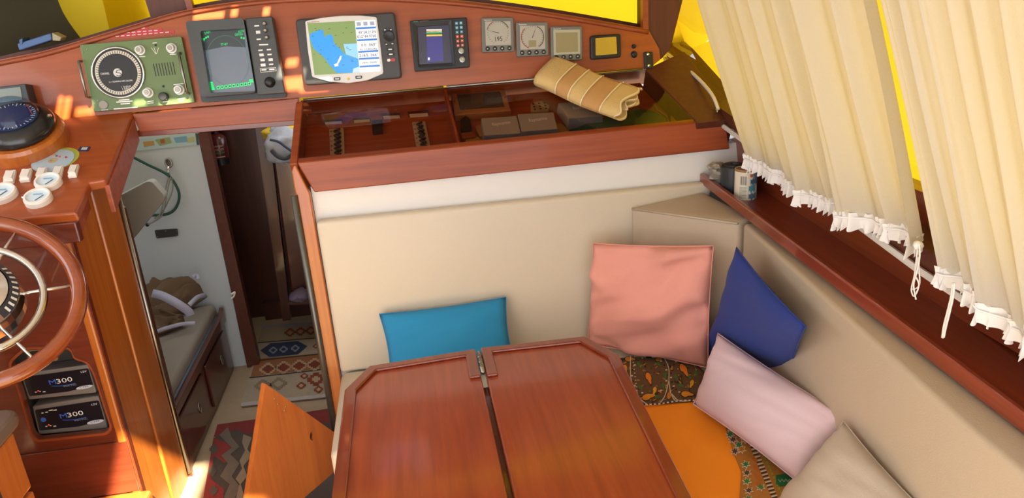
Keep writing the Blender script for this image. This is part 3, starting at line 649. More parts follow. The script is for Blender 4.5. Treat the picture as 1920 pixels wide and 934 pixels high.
# ================================================================== on the window ledge
t = thing('storage_box', 'small blue box lying on the ledge below the left window', 'box', PANEL(75,95,-.03))
q = PL((0,-1,0), PANEL(75,95,-.03))
px_prism('lid', q, [(32,82),(95,62),(97,75),(36,95)], -.06, 0, mat('book_blue','#3f5f8c',.45), t, bev=.003)
px_prism('tray', q, [(97,61),(115,70),(112,77),(98,76)], -.05, -.004, mat('box_cream','#9c9474',.5), t, bev=.002)
px_prism('spine', q, [(36,75),(42,72),(42,82),(37,84)], -.05, .003, mat('book_blue2','#35517a',.45), t)
# ================================================================== in the locker
tr = lambda off: (lambda x, y: LID(x, y, off))
FLOOR_OFF = -.075
def locker(name, label, cat, pts, h, m, r=0, bev=0, group=None, parent=None):
    return px_prism(name, LID, pts, FLOOR_OFF, FLOOR_OFF+h, m, parent, r=r, bev=bev, **({} if parent else dict(label=label, cat=cat, group=group)))
# framed grey vent panel
t = put('framed_panel', 'tan framed panel with dark grey inset lying in the locker', 'panel', LID, z6(250,300), off=FLOOR_OFF)
oq = [z6(18,205), z6(420,178), z6(472,348), z6(50,382)]
iq = [z6(62,220), z6(388,192), z6(425,320), z6(90,342)]
MB().ring([LID(*p,-.045) for p in oq], [LID(*p,-.045) for p in iq], LID.n*-.028).build('frame', W_TAN, t, bev=.002)
px_prism('inset', LID, iq, FLOOR_OFF+.002, -.052, mat('inset_grey','#4a443c',.5), t)
for x, y in ((48,280),(430,248)): disc_on('screw_hole', LID, z6(x,y), 1.6, [(1,0),(.8,.001)], BLACK, t, -.045, 10)
# three grey instrument covers
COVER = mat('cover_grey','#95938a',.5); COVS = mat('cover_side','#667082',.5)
def cover(label, top, front, w):
    """top quad pixels (TL,TR,BR,BL); the lower front edge px height is given by front"""
    t = thing('instrument_cover', label, 'cover', LID(*top[3], FLOOR_OFF), 'grey instrument covers in the locker')
    TP = [LID(*p, -.020) for p in top]; dn = Vector((0,0,-1)); c = sum(TP, Vector())/4
    BP = [p+LID.n*-.045+(p-c)*.06 for p in TP]
    mk('shell', TP+BP, [(0,1,2,3),(4,7,6,5),(0,4,5,1),(1,5,6,2),(2,6,7,3),(3,7,4,0)], COVER, t, bev=.003)
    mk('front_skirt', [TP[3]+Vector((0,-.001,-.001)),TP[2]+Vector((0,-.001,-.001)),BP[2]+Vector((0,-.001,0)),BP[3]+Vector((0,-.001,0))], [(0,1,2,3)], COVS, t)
    ptext('maker_lettering', LID, 'Raymarine', quadpt(top,w,.50), quadpt(top,w+.50,.42), 6, -.0194, INKW, t)
cover('grey instrument cover with white lettering, left of the two side by side', [z6(248,405),z6(515,388),z6(548,518),z6(270,535)], 60, .28)
cover('grey instrument cover with white lettering, right of the two side by side', [z6(520,375),z6(792,360),z6(822,485),z6(552,505)], 60, .28)
cover('grey instrument cover partly under the rolled mat', [z6(826,292),z6(1090,275),z6(1160,388),z6(908,408)], 50, .30)
# coloured odds and ends
locker('green_bottle', 'green glass flat bottle shape in the locker under the mat', 'bottle', [z6(905,492),z6(960,480),z6(1080,430),z6(1400,330),z6(1520,345),z6(1640,400),z6(1650,470),z6(1000,525),z6(950,520)], .03, mat('bottle_green','#0e4a3a',.2,coat=.6), .004, .004)
locker('perforated_board', 'tan perforated board at the back of the locker', 'board', [z6(620,300),z6(700,275),z6(760,310),z6(750,355),z6(620,360)], .012, mat('perf_tan','#a08460',.6), .004)
ob = bpy.data.objects['perforated_board']
for k in range(9):
    disc_on('hole', LID, z6(640+(k%3)*42+(k//3)*6, 300+(k//3)*20-(k%3)*4), 2.2, [(1,0),(.9,.0006)], BLACK, ob, FLOOR_OFF+.012, 10)
locker('yellow_card', 'mustard yellow card below the left instrument cover', 'card', [z6(130,560),z6(245,545),z6(270,610),z6(135,620)], .008, mat('mustard','#a8862c',.6))
locker('yellow_card', 'mustard yellow envelope between the grey covers and green bottle', 'card', [z6(805,440),z6(850,450),z6(930,500),z6(940,535),z6(820,545)], .008, mat('mustard2','#a07a2c',.6))
locker('yellow_card', 'yellow card at the right end of the locker', 'card', [z6(1672,390),z6(1700,380),z6(1755,455),z6(1670,462)], .012, mat('mustard3','#b8a02c',.6))
locker('walkie_talkie', 'small black handset in the locker left of the grey covers', 'handset', [z6(90,415),z6(130,385),z6(165,410),z6(182,490),z6(95,500)], .025, BLACK, .005, .003)
locker('wooden_block', 'reddish wooden block below the black handset', 'block', [z6(95,508),z6(195,500),z6(210,545),z6(105,560)], .015, W_FASC, .002, .002)
locker('wooden_scrap', 'orange wood offcut beside the left instrument cover', 'offcut', [z6(205,470),z6(235,455),z6(262,530),z6(240,545)], .02, W_TAN, .002, .002)
tube('wire_loop', [LID(*z6(x,y), -.05) for x, y in ((1540,300),(1570,345),(1640,390),(1655,440),(1620,470))], .004, mat('wire_tan','#8a6a48',.5), None, label='loop of tan wire at the right of the locker', cat='wire')
# left compartment: two clear terminal strips with black cables
CLEAR = mat('frosted_plastic', '#a89478', .4)
for lab, q in (('clear cable terminal strip with black wires, at the left of the locker', [z5(300,395),z5(405,388),z5(415,600),z5(308,612)]), ('clear cable terminal strip with black wires, near the locker divider', [z5(905,345),z5(1000,338),z5(1042,540),z5(940,552)])):
    t = thing('terminal_strip', lab, 'terminal strip', LID(*q[3], FLOOR_OFF), 'clear terminal strips')
    px_prism('base', LID, q, FLOOR_OFF, FLOOR_OFF+.012, CLEAR, t, bev=.002)
    pts = []
    for k in range(13):
        pts.append(LID(*quadpt(q, .35 if k%2 else .75, .03+k*.072), FLOOR_OFF+.018))
    tube('cable', spline(pts, 4), .004, BLACK, t, n=6)
    for k in range(6): disc_on('terminal_screw', LID, quadpt(q, .12, .1+k*.16), 1.6, [(1,0),(.8,.003)], STEEL, t, FLOOR_OFF+.012, 8)
for lab, q in (('shallow slot with pale tag, leftmost in the locker back', [z5(258,335),z5(398,325),z5(400,348),z5(262,356)]),('shallow slot with pale tag, second from the left', [z5(470,320),z5(600,312),z5(604,334),z5(474,344)]),('shallow slot with pale tag, third from the left', [z5(680,285),z5(815,278),z5(825,308),z5(690,318)]),('shallow slot with pale tag, nearest the divider', [z5(870,268),z5(1025,258),z5(1032,295),z5(880,305)])):
    t = thing('tag_holder', lab, 'tag holder', LID(*q[3], FLOOR_OFF), 'slots with pale tags')
    px_prism('holder', LID, q, FLOOR_OFF, FLOOR_OFF+.004, W_DARK, t)
    px_prism('tag', LID, sub(q,.06,.55,.94,.95), FLOOR_OFF, FLOOR_OFF+.006, mat('tag_cream','#b8a890',.6), t)
locker('cable_clip', 'black clip of cables in the left half of the locker', 'clip', [z5(605,330),z5(690,322),z5(690,400),z5(615,410)], .02, BLACK, .003, .002)
# ================================================================== helm dash items
def dash_disc(name, p, rpx, prof, m, parent=None, off=0, seg=32, **kw): return disc_on(name, DASH, p, rpx, prof, m, parent, off, seg, **kw)
GFACE = mat('gauge_face', '#cfe0ea', .3, coat=.5)
for lab, p, r in (('white round gauge nearest the row of switches', (93,347), 23), ('white round gauge at the front corner of the dash', (74,377), 24), ('white round gauge cut by the left edge of the picture', (5,369), 27)):
    o = DASH(*p); R_ = (DASH(p[0]+r,p[1])-o).length; ax = (DASH.n+Vector((.04,-.06,0))).normalized()
    t = thing('round_gauge', lab, 'gauge', o, 'white gauges on the dash')
    lathe('bezel', [(R_*1.0,-.004),(R_*1.0,.016),(R_*.93,.022),(R_*.80,.022),(R_*.76,.014)], o, ax, WHITEP, t, 36, smooth=False)
    lathe('gauge_face', [(R_*.78,.004),(R_*.78,.0165)], o, ax, GFACE, t, 32)
    u = Vector((1,0,0)); v = ax.cross(u).normalized(); u = v.cross(ax)
    O = o+ax*.0175
    MB().prism([O-u*R_*.35+v*R_*.2, O+u*R_*.3+v*R_*.2, O+u*R_*.3+v*R_*.32, O-u*R_*.35+v*R_*.32], ax*.0005).build('dial_band', mat('gauge_blue','#7faecb',.4), t)
    MB().prism([O-u*R_*.05-v*R_*.5, O+u*R_*.02-v*R_*.5, O+u*R_*.45+v*R_*.1, O+u*R_*.40+v*R_*.12], ax*.0007).build('needle', CHAR, t)
for k, (x0, x1) in enumerate(((15,92),(110,185),(205,275),(300,370),(393,460))):
    yt = 560-k*8.5 if k else 560; Q = [z4(x0+16,yt-2), z4(x1,yt-6), z4(x1-16,yt+60), z4(x0,yt+66)]
    nm = ('leftmost', 'second from the left', 'middle', 'second from the right', 'rightmost')[k]
    t = thing('rocker_switch', f'white rocker switch on the dash, {nm} of five', 'switch', DASH(*Q[3]), 'row of white switches')
    px_prism('housing', DASH, Q, 0, .010, WHITEP, t, r=.003, bev=.002)
    a, b_, c, d = [DASH(*p, .010) for p in sub(Q,.10,.12,.90,.88)]
    mk('rocker', [a,b_,c,d,a+DASH.n*.003,b_+DASH.n*.003,c+DASH.n*.008,d+DASH.n*.008], [(0,1,2,3),(4,5,6,7),(0,1,5,4),(1,2,6,5),(2,3,7,6),(3,0,4,7)], WHITEP, t)
    px_prism('switch_mark', DASH, sub(Q,.34,.02,.72,.09), .009, .0106, CHAR, t)
    px_prism('switch_caption', DASH, sub(Q,.22,.5,.72,.55), .009, .0163, mat('caption_grey','#8a8a84',.5), t)
for lab, p, c, dz in (('yellow-rimmed disc under the blue-white disc on the dash', (109,298), '#a8b04a', 0), ('blue-white printed compact disc lying on the dash', (99.6,301.5), '#a9c0cc', .0014)):
    o = DASH(*p, dz); R_ = .060
    t = thing('compact_disc', lab, 'disc', o, 'two discs on the dash')
    u = Vector((1,0,0)); v = DASH.n.cross(u)
    circ = lambda r: [o+(u*math.cos(2*math.pi*k/40)+v*math.sin(2*math.pi*k/40))*r for k in range(40)]
    MB().ring(circ(R_), circ(.0075), DASH.n*.0012).build('disc', mat('disc'+c[1:], c, .3, coat=.4), t)
    if dz:
        MB().ring([q+DASH.n*.0013 for q in circ(.014)], [q+DASH.n*.0013 for q in circ(.0076)], DASH.n*.0003).build('hub_ring', mat('hub_pink','#b89a90',.4), t)
        for (x, y, cc) in ((300,465,'#c84a4a'),(318,468,'#d8a83a'),(348,478,'#d86a5a'),(385,482,'#b83a5a'),(330,474,'#5a6ab8')):
            X, Y_ = z4(x,y); px_prism('print_patch', DASH, [(X-2.4,Y_-1.5),(X+2.2,Y_-2),(X+2.4,Y_+1.2),(X-2,Y_+1.6)], dz+.001, dz+.0017, mat('print'+cc[1:],cc,.5), t)
t = thing('memory_card', 'dark blue memory card with pale label on the dash', 'card', DASH(157,279))
cq = [z4(468,420), z4(528,420), z4(512,445), z4(452,444)]
px_prism('card', DASH, cq, 0, .002, mat('card_blue','#232a5a',.4), t, r=.002)
px_prism('card_label', DASH, sub(cq,.25,.12,.8,.75), .001, .0025, mat('card_label','#b8c0b0',.5), t)
t = thing('dash_knob', 'small red and chrome button between the dash gauges', 'button', DASH(49,369))
dash_disc('collar', (49,369), 8, [(1,0),(1,.004),(.7,.006)], CHROME, t)
dash_disc('button', (49,369), 4.5, [(1,.004),(.9,.010),(.6,.011)], mat('knob_red','#8a2a22',.35), t)
# compass
o = DASH(46,272); ax = (DASH.n + Vector((.06,-.10,.05))).normalized()
t = thing('compass', 'black domed steering compass on a round wooden base', 'compass', o)
o1 = o
lathe('wooden_base', [(.130,-.02),(.128,.045),(.122,.056),(.09,.058)], o1, ax, W_POST, t, 48)
lathe('flange', [(.108,.058),(.112,.066),(.108,.084),(.088,.100),(.078,.102)], o1, ax, mat('compass_black','#14161a',.28,coat=.4), t, 48, smooth=True)
lathe('compass_card', [(.072,.085),(.072,.104),(.06,.106)], o1, ax, mat('card_sky_reflection','#1c2f5c',.4), t, 40)  # card coloured blue to stand for sky reflected in the dome
u = Vector((1,0,0)); v = ax.cross(u).normalized(); u = v.cross(ax); b = MB()
for k in range(36):
    a = 2*math.pi*k/36; d = u*math.cos(a)+v*math.sin(a); e = ax.cross(d)*.0012; O = o1+ax*.1065; L = .012 if k%3 == 0 else .006
    b.prism([O+d*.068-e,O+d*.068+e,O+d*(.068-L)+e,O+d*(.068-L)-e], ax*.001)
b.build('card_ticks', WINK, t, kind='stuff')
tube('lubber_line', [o1+ax*.108+u*.03+v*.045, o1+ax*.128+u*.045+v*.03, o1+ax*.11+u*.062], .0014, mat('lubber_red','#c83a3a',.4), t, n=5)
prof = [(.078*math.cos(a), .100+.062*math.sin(a)) for a in [math.pi/2*k/10 for k in range(11)]]
lathe('glass_dome', prof, o1, ax, glassy('dome_glass','#cfe0f0',1.5), t, 40, smooth=True)
lathe('screw', [(.006,.084),(.006,.094),(.003,.096)], o1+u*.098+v*.02, ax, CHROME, t, 12)
# ================================================================== battery chargers in the recess
def charger(lab, q, full):
    t = thing('battery_charger', lab, 'charger', qh(*q[3], -.03), 'two black battery chargers')
    px_prism('case', qh, q, -.085, -.03, mat('charger_grey','#77706a',.45), t, r=.006, bev=.004)
    lq = sub(q, .03,.13,.985,.86)
    lp_ = [lq[0], lq[1], quadpt(lq,1,.82), quadpt(lq,.6,.98), lq[3]]
    px_prism('label_plate', qh, lp_, -.031, -.0285, mat('charger_black','#15161e',.3,coat=.3), t, r=.005)
    ptext('lettering', qh, 'M', quadpt(lq,.36,.55), quadpt(lq,.465,.535), 8.5, -.028, mat('letter_blue','#3a6ad0',.4), t)
    ptext('lettering', qh, '300', quadpt(lq,.475,.535), quadpt(lq,.72,.50), 8.5, -.028, WINK, t)
    ptext('lettering', qh, 'MATIC', quadpt(lq,.56,.74), quadpt(lq,.76,.71), 2.4, -.028, mat('letter_grey','#9a9aa4',.4), t)
    pts = [qh(*quadpt(lq, s, .62+.045*math.sin(math.pi*(s-.38)/.36)), -.028) for s in [.38+.036*k for k in range(11)]]
    tube('swoosh', pts, .0012, mat('swoosh_blue','#2f5fb8',.4), t, n=5)
    e = [quadpt(lq, .86+.13*math.cos(2*math.pi*k/20), .86+.075*math.sin(2*math.pi*k/20)-.03*math.cos(2*math.pi*k/20)) for k in range(20)]
    px_prism('maker_badge', qh, e, -.029, -.0275, mat('badge_silver','#c4c8d4',.4), t)
    ptext('maker_lettering', qh, 'CTEK', quadpt(lq,.79,.90), quadpt(lq,.94,.85), 3.2, -.0272, mat('badge_ink','#1a1c2a',.4), t)
    ptext('lettering', qh, '12V', quadpt(lq,.88,.17), quadpt(lq,.97,.155), 3.4, -.028, WINK, t)
    for s, tt, w in ((.10,.84,.03),(.17,.83,.02),(.22,.87,.04)) + (((.09,.2,.03),(.15,.19,.04),(.21,.13,.06),(.28,.15,.05)) if full else ()):
        px_prism('indicator', qh, sub(lq, s, tt-.03, s+w, tt+.01), -.029, -.0278, WINK, t)
    px_prism('indicator_lamp', qh, sub(lq, .145, .76, .165, .80), -.029, -.0275, mat('lamp_red','#c03a30',.3,emit='#ff4030',es=.6), t)
    if full: disc_on('mode_button', qh, quadpt(lq,.095,.50), 5.2, [(1,0),(.95,.002),(.5,.0025)], mat('button_blue','#3a6ac8',.35), t, -.0285, 20)
charger('black and grey battery charger, upper one in the helm recess', [z8(112,243),z8(490,190),z8(538,348),z8(160,388)], False)
charger('black and grey battery charger with blue button, lower one in the helm recess', [z8(178,425),z8(548,365),z8(602,548),z8(215,582)], True)
t = thing('alarm_panel', 'small black alarm panel with lit amber dots behind the wheel', 'panel', qh(*z8(235,170)))
aq = [z8(160,118), z8(312,106), z8(312,158), z8(168,172)]
px_prism('frame', qh, [z8(148,112),z8(320,98),z8(322,168),z8(160,182)], 0, .006, mat('alarm_frame','#8a6a48',.4), t, r=.006)
px_prism('face', qh, aq, .004, .009, BLACK, t, r=.006)
for s, c in ((.28,'#e8a020'),(.36,'#f0b030'),(.44,'#e8a020'),(.9,'#e07a30')): px_prism('lamp', qh, sub(aq,s,.3,s+.05,.48), .008, .0098, mat('amber'+c[1:],c,.3,emit=c,es=1.2), t)
for s in (.12,.58,.66): px_prism('caption_bar', qh, sub(aq,s,.42,s+.06,.5), .008, .0095, WINK, t)
px_prism('lamp', qh, sub(aq,.12,.65,.18,.78), .008, .0098, mat('lamp_green','#4ab04a',.3,emit='#4ae04a',es=.6), t)
# ================================================================== steering wheel
wc = atY(-50,563,1.93); wn = Vector((.34,-.62,.72)).normalized()
wpl = PL(wn, wc); u = Vector((0,0,1)).cross(wn).normalized(); u = -u if u.x < 0 else u; v = wn.cross(u).normalized()
if v.z < 0: v = -v
Rr = (wpl(148,566)-wc).length
t = thing('steering_wheel', 'varnished wooden steering wheel with chrome inner ring and spokes', 'steering wheel', wc - wn*.12)
cp = lambda r, k, n: wc+(u*math.cos(2*math.pi*k/n)+v*math.sin(2*math.pi*k/n))*r
tube('rim', [cp(Rr,k,72) for k in range(72)], .021, W_WHEEL, t, n=14, closed=True)
Ri = (wpl(81,566)-wc).length
tube('inner_ring', [cp(Ri,k,60) for k in range(60)], .0105, CHROME, t, n=10, closed=True)
for k in range(6): tube('spoke', [wc+(cp(.05,k-.13,6)-wc)-wn*.01, cp(Ri,k-.13,6), cp(Rr,k-.13,6)], .0045, CHROME, t, n=8)
HS = Ri*.72/.085
hub = lathe('hub', [(.085*HS,-.06),(.088*HS,-.03),(.086*HS,.0),(.080*HS,.022*HS),(.062*HS,.04*HS),(.040*HS,.046*HS),(.038*HS,.050*HS),(.01,.053*HS)], wc, wn, CHROME, t, 40)
b = MB()
for k in range(12):
    a0, a1 = math.radians(-60+k*9), math.radians(-60+(k+1)*9); V = []
    for a in (a0,a1):
        d = u*math.cos(a)+v*math.sin(a); V += [wc+d*.0795*HS+wn*.0235*HS, wc+d*.0645*HS+wn*.0395*HS]
    b.add(V, [(0,1,3,2)])
mk('hub_band', [p+wn*.0012 for p in b.V], b.F, mat('hub_dark','#2f333a',.35), hub)
for k in range(9):
    a = math.radians(-48+k*9.5); d = u*math.cos(a)+v*math.sin(a); tt = -u*math.sin(a)+v*math.cos(a)
    A, B = wc+d*.078*HS+wn*.0268*HS, wc+d*.069*HS+wn*.0362*HS
    mk('hub_letter', [A-tt*.003, A+tt*.003, B+tt*.003, B-tt*.003], [(0,1,2,3)], SILVER, hub)
lathe('shaft', [(.03,-.16),(.03,-.05)], wc, wn, CHROME, t, 20)
# ================================================================== low drawer cabinet at lower left
c0 = atY(23,801,1.78); CXX = c0.x
t = thing('drawer_cabinet', 'wooden drawer cabinet with grey-brown padded top in the lower left corner', 'cabinet', (CXX-.2,1.6,0))
ztop = c0.z
box('body', (CXX-.45,1.0,0),(CXX-.012,1.78,ztop), W_DOOR, t, bev=.006)
zs = [0.02, ztop-.36, ztop-.175, ztop-.004]
for i in range(3):
    d = box('drawer_front', (CXX-.012,1.02,zs[i]+.006),(CXX+.004,1.772,zs[i+1]-.006), W_DOOR, t, bev=.005)
    box('catch', (CXX+.004,1.60,zs[i]+.06),(CXX+.02,1.63,zs[i]+.10), CHROME, d, bev=.003)
prism('padded_top', rpoly([(CXX-.48,1.0,ztop),(CXX+.02,1.0,ztop),(CXX+.02,1.82,ztop),(CXX-.48,1.82,ztop)], .06, 6), (0,0,.035), mat('pad_brown','#6e5c50',.55), t, bev=.012)
# ================================================================== half door
A = atY(498,720,2.16); B = atY(634,816,2.372)
dn = (B-A).cross(Vector((0,0,1))).normalized(); dn = -dn if dn.y > 0 else dn
dpl = PL(dn, A)
t = thing('half_door', 'low orange-brown wooden door leaf with slanted top standing open beside the table', 'door', (-.5,2.25,0))
Lb = dpl(448,1040); Rb = Vector((B.x,B.y,Lb.z))
hole_c = dpl(585,818); e1 = (B-A); e1.z = 0; e1.normalize(); hr = .012
cor = [A, B, Rb, Lb]
inner = [hole_c+(e1*math.cos(2*math.pi*k/24)*hr*.8+Vector((0,0,1))*math.sin(2*math.pi*k/24)*hr*1.3) for k in range(24)]
outer = []
c2 = [((p-hole_c).dot(e1), p.z-hole_c.z) for p in cor]
for p in inner:
    dx, dz = (p-hole_c).dot(e1), p.z-hole_c.z; best = 1e9
    for i in range(4):
        (x1_,y1_),(x2_,y2_) = c2[i], c2[(i+1)%4]; ex, ey = x2_-x1_, y2_-y1_
        den = dx*ey-dz*ex
        if abs(den) < 1e-12: continue
        s = (x1_*ey-y1_*ex)/den; w = (x1_*dz-y1_*dx)/den
        if s > 0 and -1e-6 <= w <= 1+1e-6: best = min(best, s)
    outer.append(hole_c+e1*dx*best+Vector((0,0,dz*best)))
for i in range(4):
    j = min(range(24), key=lambda k: (outer[k]-cor[i]).length); outer[j] = cor[i].copy()
MB().ring(outer, inner, dn*-.018).build('door_leaf', W_DOOR, t)
prism('hole_shade', [p+dn*-.010 for p in inner], dn*-.006, BLACK, t)  # dark disc set inside the finger hole to paint its shade
for x, y in ((515,748),(521,758),(536,763),(534,770)): 
    lathe('screw', [(.003,0),(.002,.001)], dpl(x,y), dn, STEEL, t, 8)
tube('piano_hinge', [(-.388,2.387,.06),(-.388,2.387,1.10)], .011, mat('hinge_grey','#6a6a64',.4,.8), con, n=8, label='grey piano hinge strip on the end stile')
# ================================================================== settee
SEAT = .465
CREAMB = mat('seat_base', '#c8c2b4', .5)
def cushion(name, label, pts, z0, z1, m, r=.02, bev=.022, seg=4):
    """upholstered block: plan outline pts (x,y) between z0 and z1, with piping"""
    t = thing(name, label, 'cushion', (sum(p[0] for p in pts)/len(pts), sum(p[1] for p in pts)/len(pts), z0))
    o = prism('cover', [(x,y,z0) for x, y in pts], (0,0,z1-z0), m, t, bev=bev, seg=seg); o.data.shade_smooth()
    return t
base_ = MB().box((-.330,1.93,0),(1.08,2.415,.34)).box((.46,-.2,0),(1.08,1.93,.34)).build('settee_base', CREAMB, label='white-painted settee base under the seat cushions', cat='settee')
cushion('seat_cushion', 'cream seat cushion behind the left half of the table', [(-.335,1.90),(.398,1.90),(.398,2.395),(-.335,2.395)], .345, SEAT, VINYL)
cushion('seat_cushion', 'cream seat cushion in the corner under the salmon pillow', [(.404,1.90),(.90,1.90),(.90,2.395),(.404,2.395)], .345, SEAT, VINYL)
cushion('seat_cushion', 'cream seat cushion along the starboard side under the orange throw', [(.42,-.2),(.90,-.2),(.90,1.894),(.42,1.894)], .345, SEAT, VINYL)
# back cushion
bt = [atY(601,416,2.375), atY(1312,345,2.375)]
t = thing('back_cushion', 'long cream vinyl back cushion along the front of the settee', 'cushion', (.3,2.39,SEAT))
o = prism('cover', [(-.334,2.375,SEAT+.002),(.98,2.375,SEAT+.002),(.98,2.375,bt[1].z),(-.334,2.375,bt[0].z)], (0,.042,0), VINYL, t, bev=.014, seg=4); o.data.shade_smooth()
# corner wedge
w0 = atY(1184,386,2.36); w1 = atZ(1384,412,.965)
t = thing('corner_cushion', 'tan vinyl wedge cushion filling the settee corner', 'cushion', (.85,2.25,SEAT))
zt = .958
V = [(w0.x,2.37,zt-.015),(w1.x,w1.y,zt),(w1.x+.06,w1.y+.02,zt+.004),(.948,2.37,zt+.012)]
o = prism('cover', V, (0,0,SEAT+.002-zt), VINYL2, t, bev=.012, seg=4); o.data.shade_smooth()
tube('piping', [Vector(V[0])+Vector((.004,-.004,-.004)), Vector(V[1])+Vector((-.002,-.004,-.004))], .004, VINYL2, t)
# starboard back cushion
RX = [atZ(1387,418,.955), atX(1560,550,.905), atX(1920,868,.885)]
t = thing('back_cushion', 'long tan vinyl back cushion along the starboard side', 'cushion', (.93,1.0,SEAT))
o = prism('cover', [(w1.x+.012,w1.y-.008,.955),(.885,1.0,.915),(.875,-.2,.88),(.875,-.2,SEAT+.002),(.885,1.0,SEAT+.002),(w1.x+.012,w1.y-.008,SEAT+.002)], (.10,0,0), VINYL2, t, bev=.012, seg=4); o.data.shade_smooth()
# ================================================================== shelf with fiddle
FT = [atX(1297,322,.95), atX(1480,447,.95), atX(1634,556,.95), atX(1758,660,.95)]
yA, zA_ = 2.40, 1.012; slope = (FT[1].z-FT[3].z)/(FT[1].y-FT[3].y)
def fz(y): return 1.000+(y-1.9)*.048
t = thing('side_shelf', 'narrow varnished shelf with raised front edge along the starboard side', 'shelf', (1.02,1.2,.9))
A = [(.95,2.412,fz(2.412)-.035),(.95,-.2,fz(-.2)-.035),(.95,-.2,fz(-.2)),(.95,2.412,fz(2.412))]
prism('front_fiddle', A, (.016,0,0), W_RIM, t, bev=.004)
prism('shelf_board', [(.964,2.412,fz(2.412)-.035),(.964,-.2,fz(-.2)-.035),(1.115,-.2,fz(-.2)-.035),(1.115,2.412,fz(2.412)-.035)], (0,0,.014), W_WALL, t)
def shz(y): return fz(y)-.021
# can with strings, black tin, plastic bag
p = atZ(1397,376,shz(2.09)); Y0 = p.y
cp_ = Vector((1.012, 2.10, shz(2.10)))
cc = hit(1397,372,(0,0,1),shz(2.10)); cr = .034; ch = .098
t = thing('decorated_can', 'cream tin can with blue printed drawing on the side shelf', 'can', cc)
lathe('can_body', [(cr*.96,0),(cr,.004),(cr,ch-.004),(cr*.96,ch),(cr*.90,ch),(cr*.90,.03)], cc, (0,0,1), mat('can_cream','#cfc6b2',.4,coat=.2), t, 36)
lathe('rim', [(cr*1.0,ch-.006),(cr*1.04,ch-.003),(cr*.98,ch),(cr*.93,ch-.002)], cc, (0,0,1), mat('can_rim','#a8845c',.35,.6), t, 36)
def can_patch(name, a0, a1, h0, h1, c, n=6, wob=0):
    V = []; F = []
    for k in range(n+1):
        a = math.radians(a0+(a1-a0)*k/n); w = wob*math.sin(k*2.2)
        for h in (h0+w, h1-w*.6): V.append(cc+Vector((math.cos(a)*(cr+.0006), math.sin(a)*(cr+.0006), h)))
    for k in range(n): F.append((2*k,2*k+2,2*k+3,2*k+1))
    mk(name, V, F, mat('print'+c[1:], c, .5), t)
for i in range(7): can_patch('barcode_bar', 218+i*5, 220+i*5+(i%2), .052, .080, '#4a4a46', 1)
for i in range(9): can_patch('small_print', 214, 250, .010+i*.0042, .0118+i*.0042, '#7a8478', 4)
can_patch('printed_leaf', 262, 300, .030, .050, '#3f7f8c', 6, .006); can_patch('printed_leaf', 270, 315, .052, .070, '#3a5a72', 6, .006)
can_patch('printed_leaf', 285, 320, .068, .090, '#5a7a88', 6, .008); can_patch('printed_flower', 268, 284, .076, .088, '#b8563a', 4, .003)
can_patch('printed_leaf', 262, 310, .006, .024, '#4a6a80', 6, .005)
bc = hit(1374,358,(0,0,1),shz(2.2)); 
t2 = thing('black_tin', 'short black cylindrical tin behind the decorated can', 'tin', bc)
lathe('tin_body', [(.038,0),(.040,.004),(.040,.082),(.037,.086)], bc, (0,0,1), mat('tin_black','#1e2428',.45), t2, 32)
lathe('tin_lid', [(.030,.085),(.030,.090),(.012,.091),(.010,.086)], bc, (0,0,1), mat('tin_black','#1e2428',.45), t2, 28)
# crumpled clear bag
bp_ = atZ(1330,350,shz(2.33)+.0); b = MB()
BAG = mat('clear_bag', '#8f8a80', .25, coat=.5)
def lump(name, c, s, m, parent, seed, amp=.35, fr=6, nu=20, nv=12, **kw):
    V = []; F = []
    for j in range(nv+1):
        ph_ = math.pi*j/nv
        for i in range(nu):
            th = 2*math.pi*i/nu; d = Vector((math.sin(ph_)*math.cos(th), math.sin(ph_)*math.sin(th), math.cos(ph_)))
            k = 1+amp*noise.noise(d*fr*.4+Vector((seed,seed*1.7,0)))+amp*.5*noise.noise(d*fr+Vector((seed*3,0,seed)))
            q = Vector((d.x*s[0], d.y*s[1], max(d.z*k, -1)*s[2]))
            V.append(Vector(c)+Vector((q.x*k, q.y*k, q.z)))
    for j in range(nv):
        for i in range(nu): F.append((j*nu+i, j*nu+(i+1)%nu, (j+1)*nu+(i+1)%nu, (j+1)*nu+i))
    return mk(name, V, F, m, parent, **kw)
bagc = Vector((1.02,2.335,shz(2.335)+.033))
t3 = thing('plastic_bag', 'crumpled clear plastic bag of odds and ends in the shelf corner', 'bag', bagc-Vector((0,0,.033)))
lump('bag_film', bagc, (.058,.05,.033), BAG, t3, 3.1)
lump('bag_contents', bagc+Vector((0,-.012,.012)), (.04,.035,.026), mat('bag_items','#6a6458',.6), t3, 7.7)
lump('bag_neck', bagc+Vector((-.045,.0,.03)), (.03,.03,.012), BAG, t3, 5.5)
